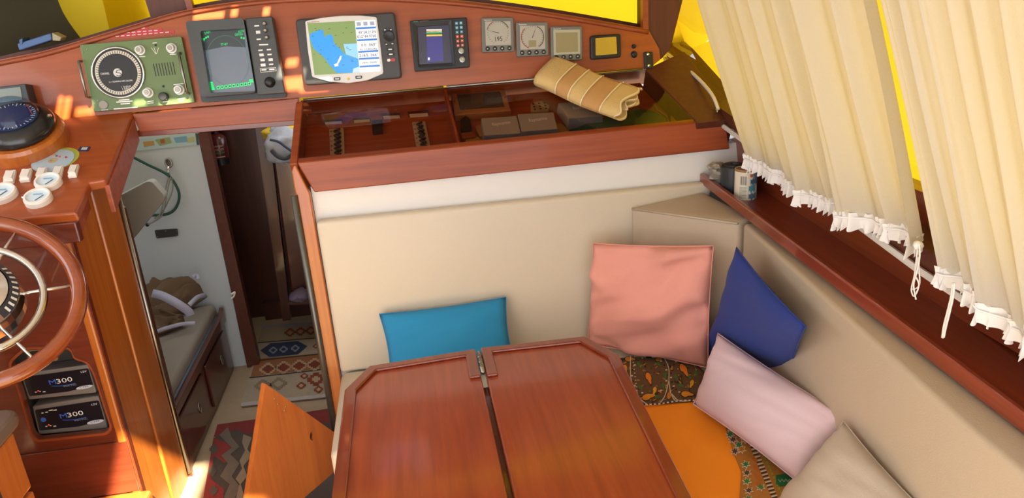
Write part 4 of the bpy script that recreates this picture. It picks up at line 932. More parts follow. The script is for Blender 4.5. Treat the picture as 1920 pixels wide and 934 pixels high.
# ================================================================== curtains
CB1 = [atX(1395,285,.99), atX(1470,340,.99), atX(1560,385,.99), atX(1650,425,.99), atX(1722,460,.99)]
CB2 = [atX(1766,508,.985), atX(1840,560,.985), atX(1920,628,.985)]
CB2.append(CB2[-1]+(CB2[-1]-CB2[-2])*6.0); CB2[-1].z = CB2[2].z-.03
def curtain(label, bottom, topshift, folds, seed, ztop=1.93):
    bl = spline(bottom, 24); n = len(bl)-1
    L = [0]
    for i in range(n): L.append(L[-1]+(bl[i+1]-bl[i]).length)
    t = thing('curtain', label, 'curtain', bl[n//2], 'gathered side window curtains')
    nu = 340; nv = 26
    def bot(s):
        d = s*L[-1]
        for i in range(n):
            if L[i+1] >= d: return bl[i].lerp(bl[i+1], (d-L[i])/max(1e-9, L[i+1]-L[i]))
        return bl[-1]
    rnd = random.Random(seed); ph = [rnd.random()*6.28 for _ in range(6)]
    def pt(s, v):
        p = bot(s); z = p.z+(ztop-p.z)*v
        x = p.x-.325*(z-p.z); y = p.y+topshift(s)*v
        a = .012+.006*math.sin(s*5+ph[3])
        w = math.sin(s*folds*6.283+ph[0]+.9*math.sin(s*7+ph[1])+.5*v*math.sin(s*11+ph[2]))
        w += 1.5*math.sin(s*folds*.42*6.283+ph[2]+.6*math.sin(s*9+ph[5]))
        w2 = math.sin(s*folds*2.3*6.283+ph[4]+v*1.5)*.35
        sag = .010*math.sin(v*3.14)*math.sin(s*folds*3.1+ph[5])
        return Vector((x+(w+w2)*a-sag, y+.5*a*math.cos(s*folds*6.283+ph[0]), z))
    V = [pt(i/nu, j/nv) for j in range(nv+1) for i in range(nu+1)]
    F = [(j*(nu+1)+i, j*(nu+1)+i+1, (j+1)*(nu+1)+i+1, (j+1)*(nu+1)+i) for j in range(nv) for i in range(nu)]
    mk('curtain_cloth', V, F, CURT, t, smooth=True)
    # gathered ruffle at the hem
    nr = int(L[-1]*1100); V = []; F = []
    for j in range(6):
        for i in range(nr+1):
            s = i/nr; p = pt(s, 0); q = j/5
            am = .007*(.3+abs(q-.4)*1.5)
            f = math.sin(s*L[-1]*400+1.6*math.sin(s*31+seed))*am + .002*math.sin(s*L[-1]*131+seed)
            V.append(p+Vector((-.006+f, .5*am*math.cos(s*L[-1]*400), .016-q*.042+.0035*q*math.sin(s*L[-1]*400+1)+.002*math.sin(s*L[-1]*93))))
    for j in range(5):
        for i in range(nr): F.append((j*(nr+1)+i, j*(nr+1)+i+1, (j+1)*(nr+1)+i+1, (j+1)*(nr+1)+i))
    mk('ruffle', V, F, RUFF, t, smooth=True)
    hem = [pt(i/60, .0)+Vector((-.010,0,.004)) for i in range(61)]
    tube('hem_cord', hem, .0022, RUFF, t, n=6)
    tube('curtain_rod', [pt(0,1)+Vector((.01,.05,0)), pt(1,1)+Vector((.01,-.05,0))], .006, CHROME, t)
    return t, pt
c1, pt1 = curtain('cream gathered curtain with white ruffled hem, nearest the windscreen', CB1, lambda s: .0-.0*s, 7.5, 3)
c2, pt2 = curtain('cream gathered curtain with white ruffled hem, cut by the right edge of the picture', CB2, lambda s: .03*(1-s), 15, 11)
CORD = mat('white_cord', '#e4e0da', .7)
def strings(parent, pxs, X, r=.0016, name='tie_string'):
    tube(name, spline([atX(x,y,X) for x, y in pxs], 5), r, CORD, parent, n=5)
strings(c1, [zD(1125,455),zD(1118,520),zD(1108,600),zD(1095,660),zD(1108,690),zD(1128,640),zD(1112,590),zD(1125,520)], .965)
strings(c1, [zD(1128,455),zD(1132,510),zD(1120,580),zD(1105,640),zD(1115,705)], .962)
strings(c1, [zD(1120,460),zD(1130,490),zD(1128,560),zD(1130,640),zD(1100,660),zD(1098,640)], .968)
strings(c2, [zD(1278,632),zD(1272,690),zD(1255,760),zD(1240,820),zD(1232,872)], .96, .003)
strings(c2, [zD(1284,632),zD(1276,700),zD(1260,770),zD(1245,830),zD(1237,870)], .958, .002)
strings(c1, [zD(390,75),zD(384,100),zD(378,140),zD(372,158)], .985, .002); strings(c1, [zD(392,75),zD(390,105),zD(388,140),zD(390,155)], .983, .002)
tube('knot', [atX(*zD(1118,462),.968), atX(*zD(1130,472),.966)], .009, CORD, c1, n=8)
tube('trim_11', spline([atX(1246,97,1.0), atX(1300,139,1.005), atX(1334,176,1.01), atX(1347,206,1.012)], 4), .006, MATS['white_strip'], None, kind='structure', label='white cable strip between sill and locker')
hk = thing('curtain_hook', 'small metal hook at the end of the sill below the first curtain', 'hook', atX(1342,210,1.0))
tube('hook', spline([atX(x,y,1.0) for x, y in ((1337,207),(1341,205),(1345,209),(1342,213),(1336,213))],4), .002, CHROME, hk, n=6)
# ================================================================== table
TZ = .70; th = .028
t = thing('folding_table', 'varnished two-leaf folding table with raised edges and brass hinge', 'table', (.12,1.5,0))
fl = [atZ(622,934,TZ), atZ(646,738,TZ), atZ(688,692,TZ), atZ(893,659,TZ), atZ(946,934,TZ)]
fr_ = [atZ(898,657,TZ), atZ(1098,634,TZ), atZ(1160,670,TZ), atZ(1287,934,TZ), atZ(948,934,TZ)]
YN = .85; XL = (fl[0].x+fl[1].x)/2; YF = 1.955
lx1 = .108; rx0 = .122; XR = .470
RR = .035
leftP = rpoly([(XL,YN,TZ),(XL,1.815,TZ),(XL+.062,1.935,TZ),(lx1,YF,TZ),(lx1,YN,TZ)], [.01,.02,.02,.03,.005], 4)
rightP = rpoly([(rx0,YN,TZ),(rx0,YF+.002,TZ),(.424,1.945,TZ),(.488,1.808,TZ),(.450,YN,TZ)], [.005,.03,.02,.02,.01], 4)
A = prism('table_leaf', leftP, (0,0,-th), W_TABLE, t, bev=.005, seg=3)
B = prism('table_leaf', rightP, (0,0,-th), W_TABLE, t, bev=.005, seg=3)
def rim(path, w, parent, ends=True):
    """raised fiddle: path of outer points, inset by w to the left side"""
    P2 = [Vector((x,y)) for x, y in path]; n = len(P2); out = []
    for i in range(n):
        d0 = (P2[i]-P2[i-1]).normalized() if i else (P2[1]-P2[0]).normalized()
        d1 = (P2[i+1]-P2[i]).normalized() if i < n-1 else d0
        nn = ((Vector((d0.y,-d0.x))+Vector((d1.y,-d1.x)))/2); nn = nn/nn.length_squared
        out.append(P2[i]+nn*w)
    poly = [(p.x,p.y,TZ) for p in P2]+[(p.x,p.y,TZ) for p in reversed(out)]
    return prism('raised_edge', poly, (0,0,.009), W_RIM, parent, bev=.004, seg=3)
rim([(XL+.001,YN),(XL+.001,1.815),(XL+.062,1.934),(lx1-.001,YF-.001),(lx1-.001,1.795)], .030, A)
rim([(rx0+.001,1.792),(rx0+.001,YF+.001),(.424,1.944),(.487,1.808),(.449,YN)], .030, B)
tube('hinge_pin', [(.1150,1.935,TZ+.004),(.1150,1.815,TZ+.004)], .006, mat('hinge_metal','#a8a49a',.3,.9), t, n=10)
for y in (1.85,1.88,1.91): tube('hinge_knuckle', [(.1150,y-.012,TZ+.004),(.1150,y+.012,TZ+.004)], .0072, mat('hinge_metal2','#8a8478',.35,.9), t, n=10)
box('under_frame', (-.12,1.0,TZ-.09),(.34,1.80,TZ-th-.002), W_RED, t, bev=.005)
box('pedestal', (.02,1.25,.03),(.20,1.62,TZ-.09), W_RED, t, bev=.01)
box('foot_plate', (-.05,1.15,0),(.27,1.72,.03), W_RED, t, bev=.008)
# ================================================================== pillows
def pillow(name, label, C4, thick, m, seed, wr=.004, nrm=None, pinch=.06, seam=True, group='loose pillows on the settee'):
    """C4: four corner points TL,TR,BR,BL of the seam; bulges by thick/2 to each side"""
    C4 = [Vector(c) for c in C4]; N = 26
    n = (C4[1]-C4[0]).cross(C4[3]-C4[0]).normalized()
    if n.dot(CAM-C4[0]) < 0: n = -n
    cen = sum(C4, Vector())/4; base_c = cen - n*thick*.5
    t = thing(name, label, 'pillow', (cen.x, cen.y, min(c.z for c in C4)), group)
    rows = []
    def pt(s, q, sg):
        p = (C4[0]*(1-s)+C4[1]*s)*(1-q)+(C4[3]*(1-s)+C4[2]*s)*q
        ex = 4*s*(1-s); ey = 4*q*(1-q)
        # edges sucked in between the corners
        p = p+(cen-p)*(pinch*((1-ey)*ex**1.0*(1 if ex else 0)+(1-ex)*ey)*.9)
        h = (ex*ey)**.42
        nz = noise.noise(Vector((s*3+seed,q*3,seed)))*1.2+noise.noise(Vector((s*2.5+seed*2,q*9+s*3,seed)))*.9
        if wr > .008: nz += 1.1*math.sin(q*15+2.2*math.sin(s*3.3+seed)+noise.noise(Vector((s*3,q*3,seed+4)))*3)*(.35+.65*abs(noise.noise(Vector((s*2,q*2,seed+9)))*2))
        edge = min(1, 3*(ex*ey)**.5)
        k = thick*.5*h + wr*nz*edge*(2.2-h)
        return p+n*(k if sg > 0 else -thick*.5*h*.8)
    V = []; F = []
    for sg in (1,-1):
        k0 = len(V)
        for j in range(N+1):
            for i in range(N+1): V.append(pt(i/N, j/N, sg))
        for j in range(N):
            for i in range(N):
                f = (k0+j*(N+1)+i, k0+j*(N+1)+i+1, k0+(j+1)*(N+1)+i+1, k0+(j+1)*(N+1)+i)
                F.append(f if sg > 0 else f[::-1])
    o = mk('cover', V, F, m, t, smooth=True)
    bm = bmesh.new(); bm.from_mesh(o.data); bmesh.ops.remove_doubles(bm, verts=bm.verts, dist=.0005); bmesh.ops.recalc_face_normals(bm, faces=bm.faces); bm.to_mesh(o.data); bm.free(); o.data.shade_smooth()
    if seam:
        pts = [pt(i/N,0,-1) for i in range(N)]+[pt(1,i/N,-1) for i in range(N)]+[pt(1-i/N,1,-1) for i in range(N)]+[pt(0,1-i/N,-1) for i in range(N)]
        tube('seam', pts, .0018, m, t, n=5, closed=True)
    return t
def cloth(name, c, vary=.04): return mat(name, c, .85, bump=.35, bscale=700, vary=vary, vscale=5, sheen=.05)
tq = [atY(711,589,2.345), atY(949,557,2.345), atY(968,690,2.235), atY(732,722,2.235)]
pillow('pillow', 'turquoise blue pillow leaning on the cream back cushion', tq, .085, cloth('turquoise','#1f86ba'), 1.3, .004)
sp = [atY(1112,456,2.285), atY(1338,461,2.03), atZ(1328,690,.485), atZ(1101,645,.48)]
pillow('pillow', 'large salmon pink pillow leaning into the settee corner', sp, .11, cloth('salmon','#d99486'), 4.2, .011, pinch=.03)
bp2 = [atX(1381,464,.855), atX(1511,612,.835), atZ(1478,722,.50), atZ(1320,668,.49)]
pillow('pillow', 'royal blue pillow standing on its corner against the tan back cushion', bp2, .075, cloth('royal_blue','#15307e'), 7.9, .004)
pp = [atZ(1346,625,.655), atZ(1596,786,.665), atZ(1503,910,.515), atZ(1300,758,.51)]
pillow('pillow', 'pale pink pillow lying in front of the royal blue pillow', pp, .12, cloth('pale_pink','#d6bcc4'), 2.7, .003)
bg_ = [atZ(1582,790,.70), atZ(1750,975,.68), atZ(1610,1090,.55), atZ(1455,940,.52)]
pillow('pillow', 'beige pillow at the bottom edge overlapping the pale pink one', bg_, .11, cloth('beige_cloth','#b8aa9a'), 9.1, .004)
# ================================================================== printed throw on the starboard seat
def tz(x, y): return SEAT+.007+.004*noise.noise(Vector((x*7,y*5,3)))+.0025*noise.noise(Vector((x*16,y*11,8)))
def tpt(px, py, d=0):
    p = atZ(px, py, SEAT+.008); p.z = tz(p.x,p.y)+d; return p
throw = thing('printed_throw', 'orange throw with paisley end and floral border spread on the seat', 'throw', (.6,1.4,SEAT))
ORG = mat('throw_orange','#ff9814',.8,bump=.3,bscale=600,vary=.05); PBR = mat('paisley_brown','#5f4426',.85,bump=.3,bscale=600,vary=.25,vscale=90)
def strip(name, L, Rr_, m, nu=30, nv=40, d=0):
    """cloth between two pixel polylines"""
    def along(P, t):
        k = t*(len(P)-1); i = min(int(k), len(P)-2); f = k-i; return (P[i][0]*(1-f)+P[i+1][0]*f, P[i][1]*(1-f)+P[i+1][1]*f)
    V = []; F = []
    for j in range(nv+1):
        a, b_ = along(L, j/nv), along(Rr_, j/nv)
        for i in range(nu+1):
            s = i/nu; V.append(tpt(a[0]*(1-s)+b_[0]*s, a[1]*(1-s)+b_[1]*s, d))
    n0 = len(V)
    for j in range(nv):
        for i in range(nu): F.append((j*(nu+1)+i, j*(nu+1)+i+1, (j+1)*(nu+1)+i+1, (j+1)*(nu+1)+i))
    o = mk(name, V, F, m, throw, smooth=True); so = o.modifiers.new('thick','SOLIDIFY'); so.thickness = .003; so.offset = 1
    return o
strip('orange_field', [zH(-20,440),zH(120,650),zH(250,950),zH(330,1150)], [zH(458,425),zH(640,560),zH(960,850),zH(1000,1150)], ORG)
strip('paisley_panel', [zH(-40,205),zH(-60,300),zH(-40,460)], [zH(430,205),zH(512,285),zH(458,430)], PBR, d=.002)
strip('border_band', [zH(612,560),zH(655,690),zH(700,800),zH(690,940),zH(700,1150)], [zH(700,600),zH(850,700),zH(1020,820),zH(1040,940),zH(1080,1150)], mat('border_ochre','#b0742a',.85,bump=.3,bscale=600,vary=.2,vscale=60), d=.002)
def motif(name, pts, c, d=.0055):
    P = [tpt(*zH(x,y), d) for x, y in pts]
    mk(name, P, [tuple(range(len(P)))], mat('ink'+c[1:], c, .85), throw)
def drop(x, y, s, ang, c, d=.006, k=.62):
    P = []
    for i in range(18):
        a = 2*math.pi*i/18; r = s*(1 if math.cos(a) < .3 else 1+.75*((math.cos(a)-.3)/.7)**2); px_, py_ = r*math.cos(a), r*math.sin(a)*(k if math.cos(a) < .5 else k*.6)
        P.append((x+px_*math.cos(ang)-py_*math.sin(ang), y+px_*math.sin(ang)+py_*math.cos(ang)))
    motif('paisley_drop', P, c, d)
def dots(P, c, s, d=.006):
    for (x, y) in P: motif('printed_dot', [(x-s,y-s*.6),(x+s,y-s*.7),(x+s,y+s*.6),(x-s,y+s*.7)], c, d)
for x, y, s, a, c in ((212,308,22,1.2,'#d8780e'),(395,265,26,1.0,'#d8780e'),(245,372,16,1.8,'#d89a14'),(440,338,17,1.9,'#d89a14'),(408,398,24,.1,'#d08a12'),(205,412,26,-.3,'#d08a12'),(320,405,18,-1.4,'#c07a20'),(110,215,20,.1,'#b87820'),(270,212,22,-.4,'#b87820'),(90,260,18,1.4,'#c88418')):
    drop(x, y, s*1.25, a, '#2e2416', .0058); drop(x, y, s, a, c, .0066)
for x, y, a in ((160,240,1.2),(262,240,.6),(355,308,1.1),(255,408,.2),(290,350,1.3),(335,208,.3),(120,330,1.2),(168,360,1),(380,350,.5),(420,300,.8),(215,205,0.2),(300,300,1.5),(460,290,1.2)): drop(x, y, 13, a, '#3f6a2c', .0064)
for k in range(22): 
    a = 2*math.pi*k/22; dots([(218+92*math.cos(a), 300+98*math.sin(a))], '#cfc0a0' if k%2 else '#1c1812', 5)
for k in range(18):
    a = math.pi*.6+math.pi*1.3*k/18; dots([(420+90*math.cos(a), 300+100*math.sin(a))], '#cfc0a0' if k%2 else '#1c1812', 5)
for k in range(24): dots([(190+k*11.3, 452-k*1.0+4*math.sin(k*.3))], '#e0d6c4' if k%2 else '#2a2018', 5.5)
for k in range(12): dots([(130+k*2.5, 215+k*18)], '#cfc0a0', 3.5)
for k in range(40):
    x, y = 60+random.random()*400, 205+random.random()*225; dots([(x,y)], random.choice(('#c8a060','#8a5a20','#2a2014','#b08a4a')), 3.2, .0056)
for k in range(70):
    x, y = 50+random.random()*420, 205+random.random()*230
    if k%3 == 0: drop(x, y, 9+random.random()*5, random.random()*6.28, '#201a12', .0056); drop(x, y, 6+random.random()*3, random.random()*6.28, random.choice(('#c8861c','#a8701c','#b07a28')), .0060)
    else: drop(x, y, 7, random.random()*6.28, random.choice(('#8a6a3a','#2c2418','#9a7a44','#4a5a28')), .0057)
for P_ in (((120,190),(118,260),(124,330),(160,410),(210,455)),((290,200),(318,260),(320,330),(330,390),(350,430)),((318,330),(300,400),(275,440)),((335,395),(370,430),(420,432))):
    tube('printed_line', spline([tpt(*zH(x,y),.0055) for x, y in P_],6), .0016, mat('inkd0c4a8','#d0c4a8',.85), throw, n=4)
motif('dark_tassel', [(200,190),(225,186),(228,210),(205,212)], '#232a2a', .007)
def star(x, y, r, c):
    P = []
    for k in range(12):
        a = 2*math.pi*k/12+.3; q = r if k%2 == 0 else r*.5; P.append((x+q*math.cos(a), y+q*.85*math.sin(a)))
    Pw = [(x+(p-x)*1.35, y+(q-y)*1.35) for p, q in P]
    motif('flower_ground', Pw, '#ddd2ba', .0062); motif('flower', P, c, .0072)
for x, y, c in ((645,580,'#5a3a28'),(640,612,'#2f7a3a'),(655,640,'#5a3a28'),(685,668,'#2f7a3a'),(665,700,'#5a3a28'),(722,768,'#2f7a3a'),(728,812,'#5a3a28'),(728,856,'#2f7a3a'),(738,905,'#5a3a28'),(735,950,'#2f7a3a'),(800,888,'#3f7a3a'),(715,640,'#c07818'),(700,690,'#c07818')): star(x, y, 21, c)
for k in range(16):
    x, y = 735+k*8.0, 650+k*19; motif('printed_bar', [(x,y),(x+30,y-8),(x+32,y-1),(x+2,y+7)], '#d8ccb0', .0063); motif('printed_bar', [(x+2,y+8),(x+32,y),(x+34,y+7),(x+4,y+15)], '#4a2f20', .0063)
for k in range(14):
    x, y = 800+k*9, 690+k*20; motif('printed_bar', [(x,y),(x+9,y-2),(x+14,y+12),(x+5,y+14)], '#8fa82c', .0064)
motif('green_leaf', [(880,825),(940,815),(1005,850),(990,875),(900,885),(880,870)], '#1f6a3c', .0064)
for k in range(5): motif('leaf_zigzag', [(892+k*20,845),(902+k*20,858),(912+k*20,845),(912+k*20,850),(902+k*20,864),(892+k*20,850)], '#9ac0a0', .0072)
for k in range(4): drop(770+k*6, 740+k*45, 20, .8, '#b8641c', .0063)
# ================================================================== rolled woven mat on the locker glass
a0, a1 = LID(1034,158,.004), LID(1168,212,.004)
ax = (a1-a0).normalized(); sd_ = LID.n.cross(ax).normalized()
if sd_.x < 0 and sd_.y > 0: sd_ = sd_
prof_ = [(5.2,5.4),(2,5.5),(-2,5.2),(-4.6,4.4),(-5.7,2.7),(-4.4,.7),(-1,.5),(2.5,.55),(4.8,.6),(5.6,1.4),(4.7,2.2),(2,2.0),(-.6,1.9),(-1.8,2.7),(-.6,3.5),(2.2,3.4),(4.4,3.2),(5.9,4.0),(6.0,5.0)]
pf = spline([Vector((x*.0125,y*.0120,0)) for x, y in prof_], 5)
ra = (a1-a0).length
sgn = 1 if sd_.dot(Vector((.3,1,0))) > 0 else -1
def mpt(k, s):
    p = pf[k]; wob = .004*math.sin(s*7+k*.3)
    return a0+ax*(s*ra*1.16-.03+.010*math.sin(k*.5)*(1 if s > .9 else 0))+sd_*sgn*(p.x*(.92+.08*s)+wob)+LID.n*(p.y*(.95+.05*math.sin(s*5+1))+.002)
t = thing('rolled_mat', 'straw coloured woven mat loosely rolled on the locker glass', 'mat', a0.lerp(a1,.5))
MATA = mat('mat_straw','#cdae72',.85,bump=.9,bscale=260,vary=.08,vscale=40); MATB = mat('mat_tan','#bd9058',.85,bump=.9,bscale=260,vary=.08,vscale=40)
cuts = [0,.26,.42,.58,.80,1.0]
for i in range(5):
    n = 5; V = []; F = []; K = len(pf)
    for j in range(n+1):
        s = cuts[i]+(cuts[i+1]-cuts[i])*j/n
        for k in range(K): V.append(mpt(k, s))
    for j in range(n):
        for k in range(K-1): F.append((j*K+k, j*K+k+1, (j+1)*K+k+1, (j+1)*K+k))
    o = mk('woven_band', V, F, MATB if i in (1,3) else MATA, t, smooth=True); so = o.modifiers.new('thick','SOLIDIFY'); so.thickness = .0055; so.offset = 0
STI = mat('stitch_cream','#e4d6ae',.8)
for s in (.26,.42,.58,.80,.985): tube('stitch_row', [mpt(k, s)+LID.n*.0015+(mpt(k,s)-a0-ax*(s*ra)).normalized()*.002 for k in range(0,len(pf),1)], .0026, STI, t, n=5)
# ================================================================== forward cabin through the door
bunk = thing('bunk', 'dark varnished bunk base with two doors and ring latches', 'bunk', (-1.3,3.0,0))
BXX = -.985
box('base', (-1.90,2.60,0),(BXX,3.47,.265), W_BUNK, bunk, bev=.004)
prism('lee_board', [(BXX-.004,2.60,.265),(BXX-.004,3.45,.265),(BXX-.004,3.45,.335),(BXX-.004,3.40,.31),(BXX-.004,2.60,.30)], (.02,0,0), W_BUNK, bunk, bev=.003)
for ya, yb in ((2.62,2.98),(3.04,3.40)):
    d = box('door', (BXX,ya,.04),(BXX+.010,yb,.24), W_BUNK, bunk, bev=.003)
    o_ = Vector((BXX+.012,(ya+yb)/2+.05,.15)); 
    tube('ring_latch', [o_+Vector((0,.012*math.cos(a),.022*math.sin(a))) for a in [2*math.pi*k/16 for k in range(16)]], .0025, STEEL, d, n=6, closed=True)
tt = thing('mattress', 'grey-beige fabric mattress on the bunk', 'mattress', (-1.4,3.0,.267))
o = prism('cover', [(-1.88,2.60,.267),(BXX-.018,2.60,.267),(BXX-.018,3.465,.267),(-1.88,3.465,.267)], (0,0,.085), MATTR, tt, bev=.025, seg=4); o.data.shade_smooth()
tube('edge_piping', [(BXX-.012,2.60,.30),(BXX-.012,3.44,.30)], .007, mat('blue_piping','#4f5a68',.6), tt)
# folded-up backrest cushion
q = planeY(3.05); t = thing('berth_backrest', 'grey vinyl backrest cushion hanging above the bunk', 'cushion', q(240,440))
o = px_prism('cover', q, [(150,402),(215,372),(276,340),(285,341),(309,368),(306,378),(246,452),(170,560)], -.05, 0, GREYV, t, r=.012, bev=.01, seg=3)
tube('support_arm', [q(235,430,-.03), Vector((q(235,430).x,3.485,q(235,430).z))], .012, STEEL, t)
qb = planeY(3.488)
t = thing('wall_chart', 'coloured nautical chart taped at the top of the white bulkhead', 'chart', qb(310,282))
cq = [(240,262),(369,250),(371,271),(258,283)]
px_prism('paper', qb, cq, 0, .002, mat('chart_paper','#a8c0c0',.6), t)
for a_, c in (([(290,262),(318,257),(322,268),(300,274)],'#8a9a6a'),([(268,266),(288,264),(290,272),(270,276)],'#b08a4a'),([(325,258),(350,255),(352,266),(330,268)],'#6a9ab0'),([(350,258),(364,256),(366,266),(352,268)],'#a8a878'),([(300,262),(308,260),(310,268),(302,270)],'#9a5a3a')):
    px_prism('chart_patch', qb, a_, .001, .0028, mat('patch'+c[1:],c,.6), t)
px_prism('chart_edge', qb, [(366,250),(370,250),(373,272),(369,272)], .001, .003, mat('chart_green','#2a4a4a',.5), t)
t = thing('wall_hook', 'chrome swivel hook fixed on the white bulkhead', 'hook', qb(316,318))
tube('hook_ring', [qb(316,306,.008)+Vector((math.cos(a)*.013,0,math.sin(a)*.018)) for a in [2*math.pi*k/18 for k in range(18)]], .0045, STEEL, t, n=6, closed=True)
px_prism('hook_plate', qb, [(312,300),(319,299),(321,311),(314,313)], 0, .008, STEEL, t, r=.003)
tube('snap_shackle', [qb(316,312,.01), qb(315,322,.012), qb(318,331,.012)], .005, CHROME, t, n=8)
GROPE = mat('green_rope','#1d4a3c',.7)
tube('green_rope', spline([qb(x,y,.016) for x, y in ((244,292),(275,308),(314,328),(332,352),(336,372),(328,392),(312,402),(285,404))], 6), .006, GROPE, None, label='dark green rope looped over the hook on the bulkhead', cat='rope')
t = thing('beige_cord', 'thin beige cords hanging in a loop from the hook', 'cord', qb(290,420))
for dxx in (0,4): tube('cord', spline([qb(x,y,.024) for x, y in ((316+dxx,332),(311+dxx,352),(306+dxx,380),(299+dxx,405),(284,418),(277,420))], 5), .003, mat('beige_string','#8d8c80',.7), t, n=6)
tube('cord', spline([qb(x,y,.02) for x, y in ((322,334),(324,352),(318,372),(304,398),(290,410))], 5), .003, mat('beige_string','#8d8c80',.7), t, n=6)
lathe('cord_clip', [(.008,0),(.008,.01),(.004,.012)], qb(277,421,.012), (0,-1,0), BLACK, t, 10)
t = thing('vent_plate', 'small dark oblong plate on the white bulkhead', 'plate', qb(312,445))
px_prism('plate', qb, [zA(218,660),zA(350,652),zA(354,694),zA(228,708)], 0, .006, mat('plate_dark','#33302e',.45), t, r=.006)
for x, y in ((228,668),(345,662),(345,688),(234,698),(282,664)): disc_on('screw', qb, zA(x,y), 1.2, [(1,0),(.7,.001)], STEEL, t, .006, 8)
t = thing('door_hook', 'small white hook on the edge trim of the bulkhead', 'hook', atY(437,556,3.455))
tube('hook', spline([atY(x,y,3.445) for x, y in ((434,552),(440,548),(438,556),(434,560))],4), .005, WHITEP, t, n=6)
# folded brown jacket on the bunk
JK = cloth('jacket_brown','#6b563e',.12); PIPE = mat('jacket_band','#aeb0c4',.7)
jt = thing('folded_jacket', 'brown jacket with pale stripes folded on the bunk mattress', 'jacket', (-1.2,3.25,.352))
def jz(p): return p
J0 = [atZ(250,545,.44), atZ(372,508,.50), atZ(392,555,.38), atZ(268,628,.38)]
pj = pillow('tmp', 'x', J0, .10, JK, 5.1, .016, seam=False, pinch=.08)
for ch in list(pj.children):
    ch.parent = jt; 
    for v_ in ch.data.vertices: v_.co += pj.location-jt.location
    ch.name = 'jacket_body'
bpy.data.objects.remove(pj)
J1 = [atZ(255,580,.42), atZ(345,590,.40), atZ(350,608,.37), atZ(285,632,.37)]
pj = pillow('tmp', 'x', J1, .05, JK, 8.3, .010, seam=False)
for ch in list(pj.children):
    ch.parent = jt
    for v_ in ch.data.vertices: v_.co += pj.location-jt.location
    ch.name = 'jacket_sleeve'
bpy.data.objects.remove(pj)
def band(pts, w, z=0):
    P = spline([atZ(x,y,zz-.03) for x, y, zz in pts], 6); V = []; F = []
    for i, p in enumerate(P):
        tn = (P[min(i+1,len(P)-1)]-P[max(i-1,0)]).normalized(); vd = (CAM-p).normalized(); sdv = tn.cross(vd).normalized()
        V += [p+sdv*w+vd*.0, p-sdv*w]
    for i in range(len(P)-1): F.append((2*i,2*i+1,2*i+3,2*i+2))
    o = mk('pale_stripe', V, F, PIPE, jt, smooth=True); so = o.modifiers.new('thick','SOLIDIFY'); so.thickness = .004; so.offset = 0
band([(286,550,.545),(305,555,.545),(330,568,.52),(352,583,.475),(357,592,.45)], .018)
band([(355,572,.49),(370,558,.485),(386,553,.46)], .010)
band([(289,624,.435),(310,616,.435),(340,608,.43),(366,606,.42)], .008)
band([(362,520,.555),(368,516,.555),(371,524,.54)], .010)
# dark recess details
q4 = planeY(4.0)
t = thing('fire_extinguisher', 'dark red fire extinguisher hung on the dark bulkhead', 'extinguisher', q4(417,302))
eo = q4(415,300); er = (q4(431,280)-q4(399,280)).length/2; eh = (q4(415,252)-eo).length
lathe('cylinder', [(er*.9,0),(er,.02),(er,eh*.85),(er*.7,eh*.98),(er*.4,eh*1.05)], eo, (0,0,1), mat('ext_red','#5a1a1c',.3,coat=.5), t, 28, smooth=True)
lathe('foot', [(er*1.02,-.02),(er*1.02,.012)], eo, (0,0,1), BLACK, t, 28)
lathe('valve', [(er*.35,eh),(er*.35,eh*1.25),(er*.2,eh*1.3)], eo, (0,0,1), BLACK, t, 16)
for h0, h1, c in ((.30,.36,'#3f6a3a'),(.42,.50,'#8a6a5a'),(.56,.62,'#9a7a6a'),(.15,.19,'#a89a8a')):
    V = []; F = []
    for k in range(7):
        a = math.radians(225+k*15)
        for h in (h0,h1): V.append(eo+Vector((math.cos(a)*(er+.001), math.sin(a)*(er+.001), h*eh)))
    for k in range(6): F.append((2*k,2*k+2,2*k+3,2*k+1))
    mk('label_band', V, F, mat('ext'+c[1:],c,.5), t)
t = thing('linen_locker', 'dark wooden locker top with rounded edge at the passage end', 'locker', (-.5,3.8,.6))
px_prism('locker_body', planeY(3.70), [(512,300),(545,292),(575,300),(600,560),(548,565)], -.2, 0, W_DARK, t, r=.02, bev=.01)
px_prism('niche_floor', planeY(3.69), [(540,568),(582,560),(584,570),(541,572)], -.1, .03, W_BUNK, t)
t = thing('bundled_linen', 'white and blue bundled bed linen on the passage locker', 'linen', planeY(3.68)(530,300))
c_ = planeY(3.70)(532,272); lump('linen', c_, (.085,.08,.09), mat('linen_white','#b4bccc',.8,vary=.1), t, 2.2, .3, 5, 28, 18, smooth=True)
tube('linen_stripe', spline([planeY(3.60)(x,y) for x, y in ((506,262),(522,266),(536,276),(550,286))],5), .006, mat('linen_blue','#3a4460',.7), t)
tube('linen_stripe', spline([planeY(3.60)(x,y) for x, y in ((508,282),(520,294),(535,298),(548,290))],5), .008, mat('linen_dark','#3a3c48',.7), t)
lump('towel', planeY(3.78)(530,246), (.10,.08,.045), mat('towel_yellow','#d8b83a',.8), None, 6.6, .25, 5, 24, 14, smooth=True, label='yellow towel on top of the bundled linen', cat='towel')
lump('folded_cloth', planeY(3.66)(563,553), (.05,.06,.028), mat('lilac_cloth','#7a6a80',.8), None, 1.6, .3, 5, 22, 12, smooth=True, label='lilac cloth lying in the low passage niche', cat='cloth')
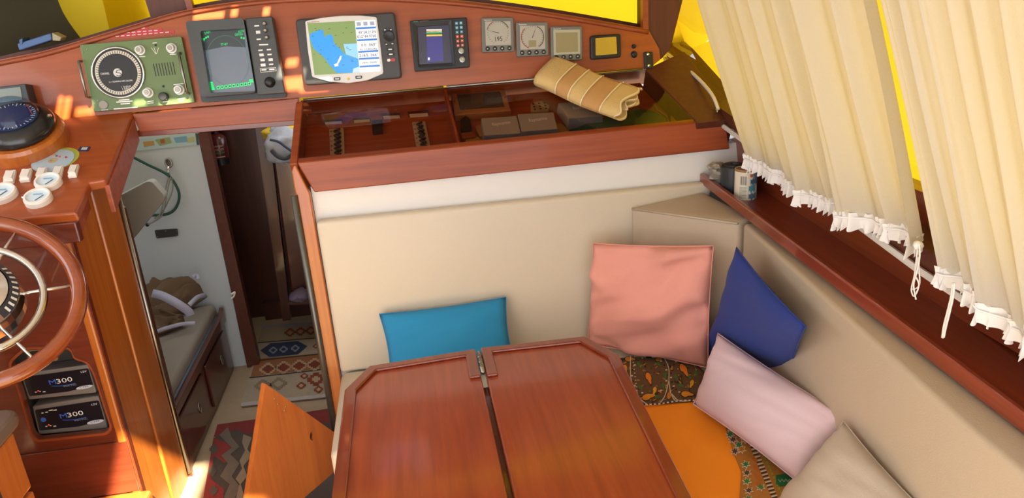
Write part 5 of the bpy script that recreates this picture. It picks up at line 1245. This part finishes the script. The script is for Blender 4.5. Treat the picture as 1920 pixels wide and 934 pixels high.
# ================================================================== rugs
RZ = .008
def rug(label, out, basec, h, name='kilim_rug'):
    t = thing(name, label, 'rug', atZ(*zB(*out[-1]), 0))
    prism('weave', [atZ(*zB(x,y), h) for x, y in out], (0,0,-h+.0005), mat('wool'+basec[1:], basec, .95, bump=.7, bscale=400, vary=.1, vscale=60), t)
    return t
def woven(t, pts, c, h, name='woven_motif'):
    P = [atZ(*zB(x,y), h) for x, y in pts]; mk(name, P, [tuple(range(len(P)))], mat('wool'+c[1:], c, .95, bump=.7, bscale=400, vary=.1, vscale=60), t)
def step(cx_, cy_, w, h, n, sk=0):
    P = []; 
    for k in range(n): P += [(cx_-w*(1-k/n), cy_-h*k/n), (cx_-w*(1-k/n), cy_-h*(k+1)/n)]
    for k in range(n-1,-1,-1): P += [(cx_+w*(1-k/n), cy_-h*(k+1)/n), (cx_+w*(1-k/n), cy_-h*k/n)]
    Q = [(2*cx_-x, 2*cy_-y) for x, y in P]
    return [(x+sk*(y-cy_), y-(x-cx_)*.09) for x, y in P+Q]
r1 = rug('pale kilim rug with blue medallion, farther along the passage floor', [(516,272),(800,250),(800,535),(760,540),(435,575),(485,405),(497,335)], '#a89a84', RZ)
woven(r1, [(516,278),(800,258),(800,312),(500,335)], '#9a8a70', RZ+.001)
woven(r1, [(493,398),(800,370),(800,428),(472,466)], '#94623e', RZ+.001)
for (a_, b_) in (((500,335),(800,310)),((487,405),(800,372)),((468,470),(800,432))): woven(r1, [(a_[0],a_[1]-2),(b_[0],b_[1]-2),(b_[0],b_[1]+2),(a_[0],a_[1]+2)], '#3a302a', RZ+.0015)
woven(r1, [(510,365),(550,337),(655,328),(692,348),(655,380),(545,390)], '#2f3a56', RZ+.002)
for x in (560,600,645): woven(r1, step(x,360-(x-600)*.09,16,13,3), '#8a90a0', RZ+.003); woven(r1, step(x,360-(x-600)*.09,8,6,2), '#2f3a56', RZ+.004)
for x in (625,665,705): woven(r1, step(x,292-(x-660)*.09,22,16,3), '#7c3a26', RZ+.002); woven(r1, step(x,292-(x-660)*.09,10,8,2), '#a8825a', RZ+.003)
for x in (540,600,660,720): woven(r1, step(x,428-(x-620)*.1,34,24,4), '#b89a78', RZ+.002); woven(r1, step(x,428-(x-620)*.1,22,15,3), '#7c3a26', RZ+.003)
for x, y, s in ((520,500,34),(580,493,34)): woven(r1, step(x,y,s,s*.7,4), '#8c7c66', RZ+.002); woven(r1, step(x,y,s*.5,s*.35,3), '#a89a84', RZ+.003)
for x, y, s in ((680,463,15),(668,500,18),(725,475,34),(735,515,18),(725,348,12)): woven(r1, step(x,y,s,s*.75,3), '#8a4028', RZ+.002); woven(r1, step(x,y,s*.45,s*.35,2), '#b09a7c', RZ+.003)
woven(r1, [(436,566),(760,532),(800,526),(800,540),(760,545),(436,580)], '#b4acaa', RZ+.002, 'fringe'); woven(r1, [(514,268),(800,248),(800,258),(512,278)], '#8a8a92', RZ+.002, 'fringe')
r2 = rug('red and charcoal kilim rug, nearer in the doorway', [(345,650),(500,630),(800,585),(900,960),(900,1100),(240,1100),(280,960),(290,934)], '#4e4640', RZ)
woven(r2, [(345,650),(800,587),(800,640),(500,662),(470,690),(420,668),(330,700)], '#7c2f2c', RZ+.001)
woven(r2, [(330,700),(400,730),(375,800),(330,770),(320,860),(370,900),(360,1000),(262,1040),(290,934)], '#8a3430', RZ+.001)
woven(r2, [(352,690),(385,660),(400,700),(430,735),(395,765),(430,800),(400,850),(432,890),(400,960),(370,930),(392,880),(355,850),(385,800),(360,770),(400,740)], '#6e6458', RZ+.002)
woven(r2, [(445,688),(478,700),(460,745),(478,770),(445,810),(460,850),(435,880),(450,934),(415,940),(430,880),(415,860),(440,820),(430,790),(452,750),(440,720)], '#8d7f6a', RZ+.003)
woven(r2, [(490,690),(560,670),(560,1000),(465,1000),(480,860),(470,800),(490,760)], '#2e2a33', RZ+.0015)
for x, y in ((330,745),(325,830),(330,905)): woven(r2, step(x,y,16,20,3), '#5a5048', RZ+.003)
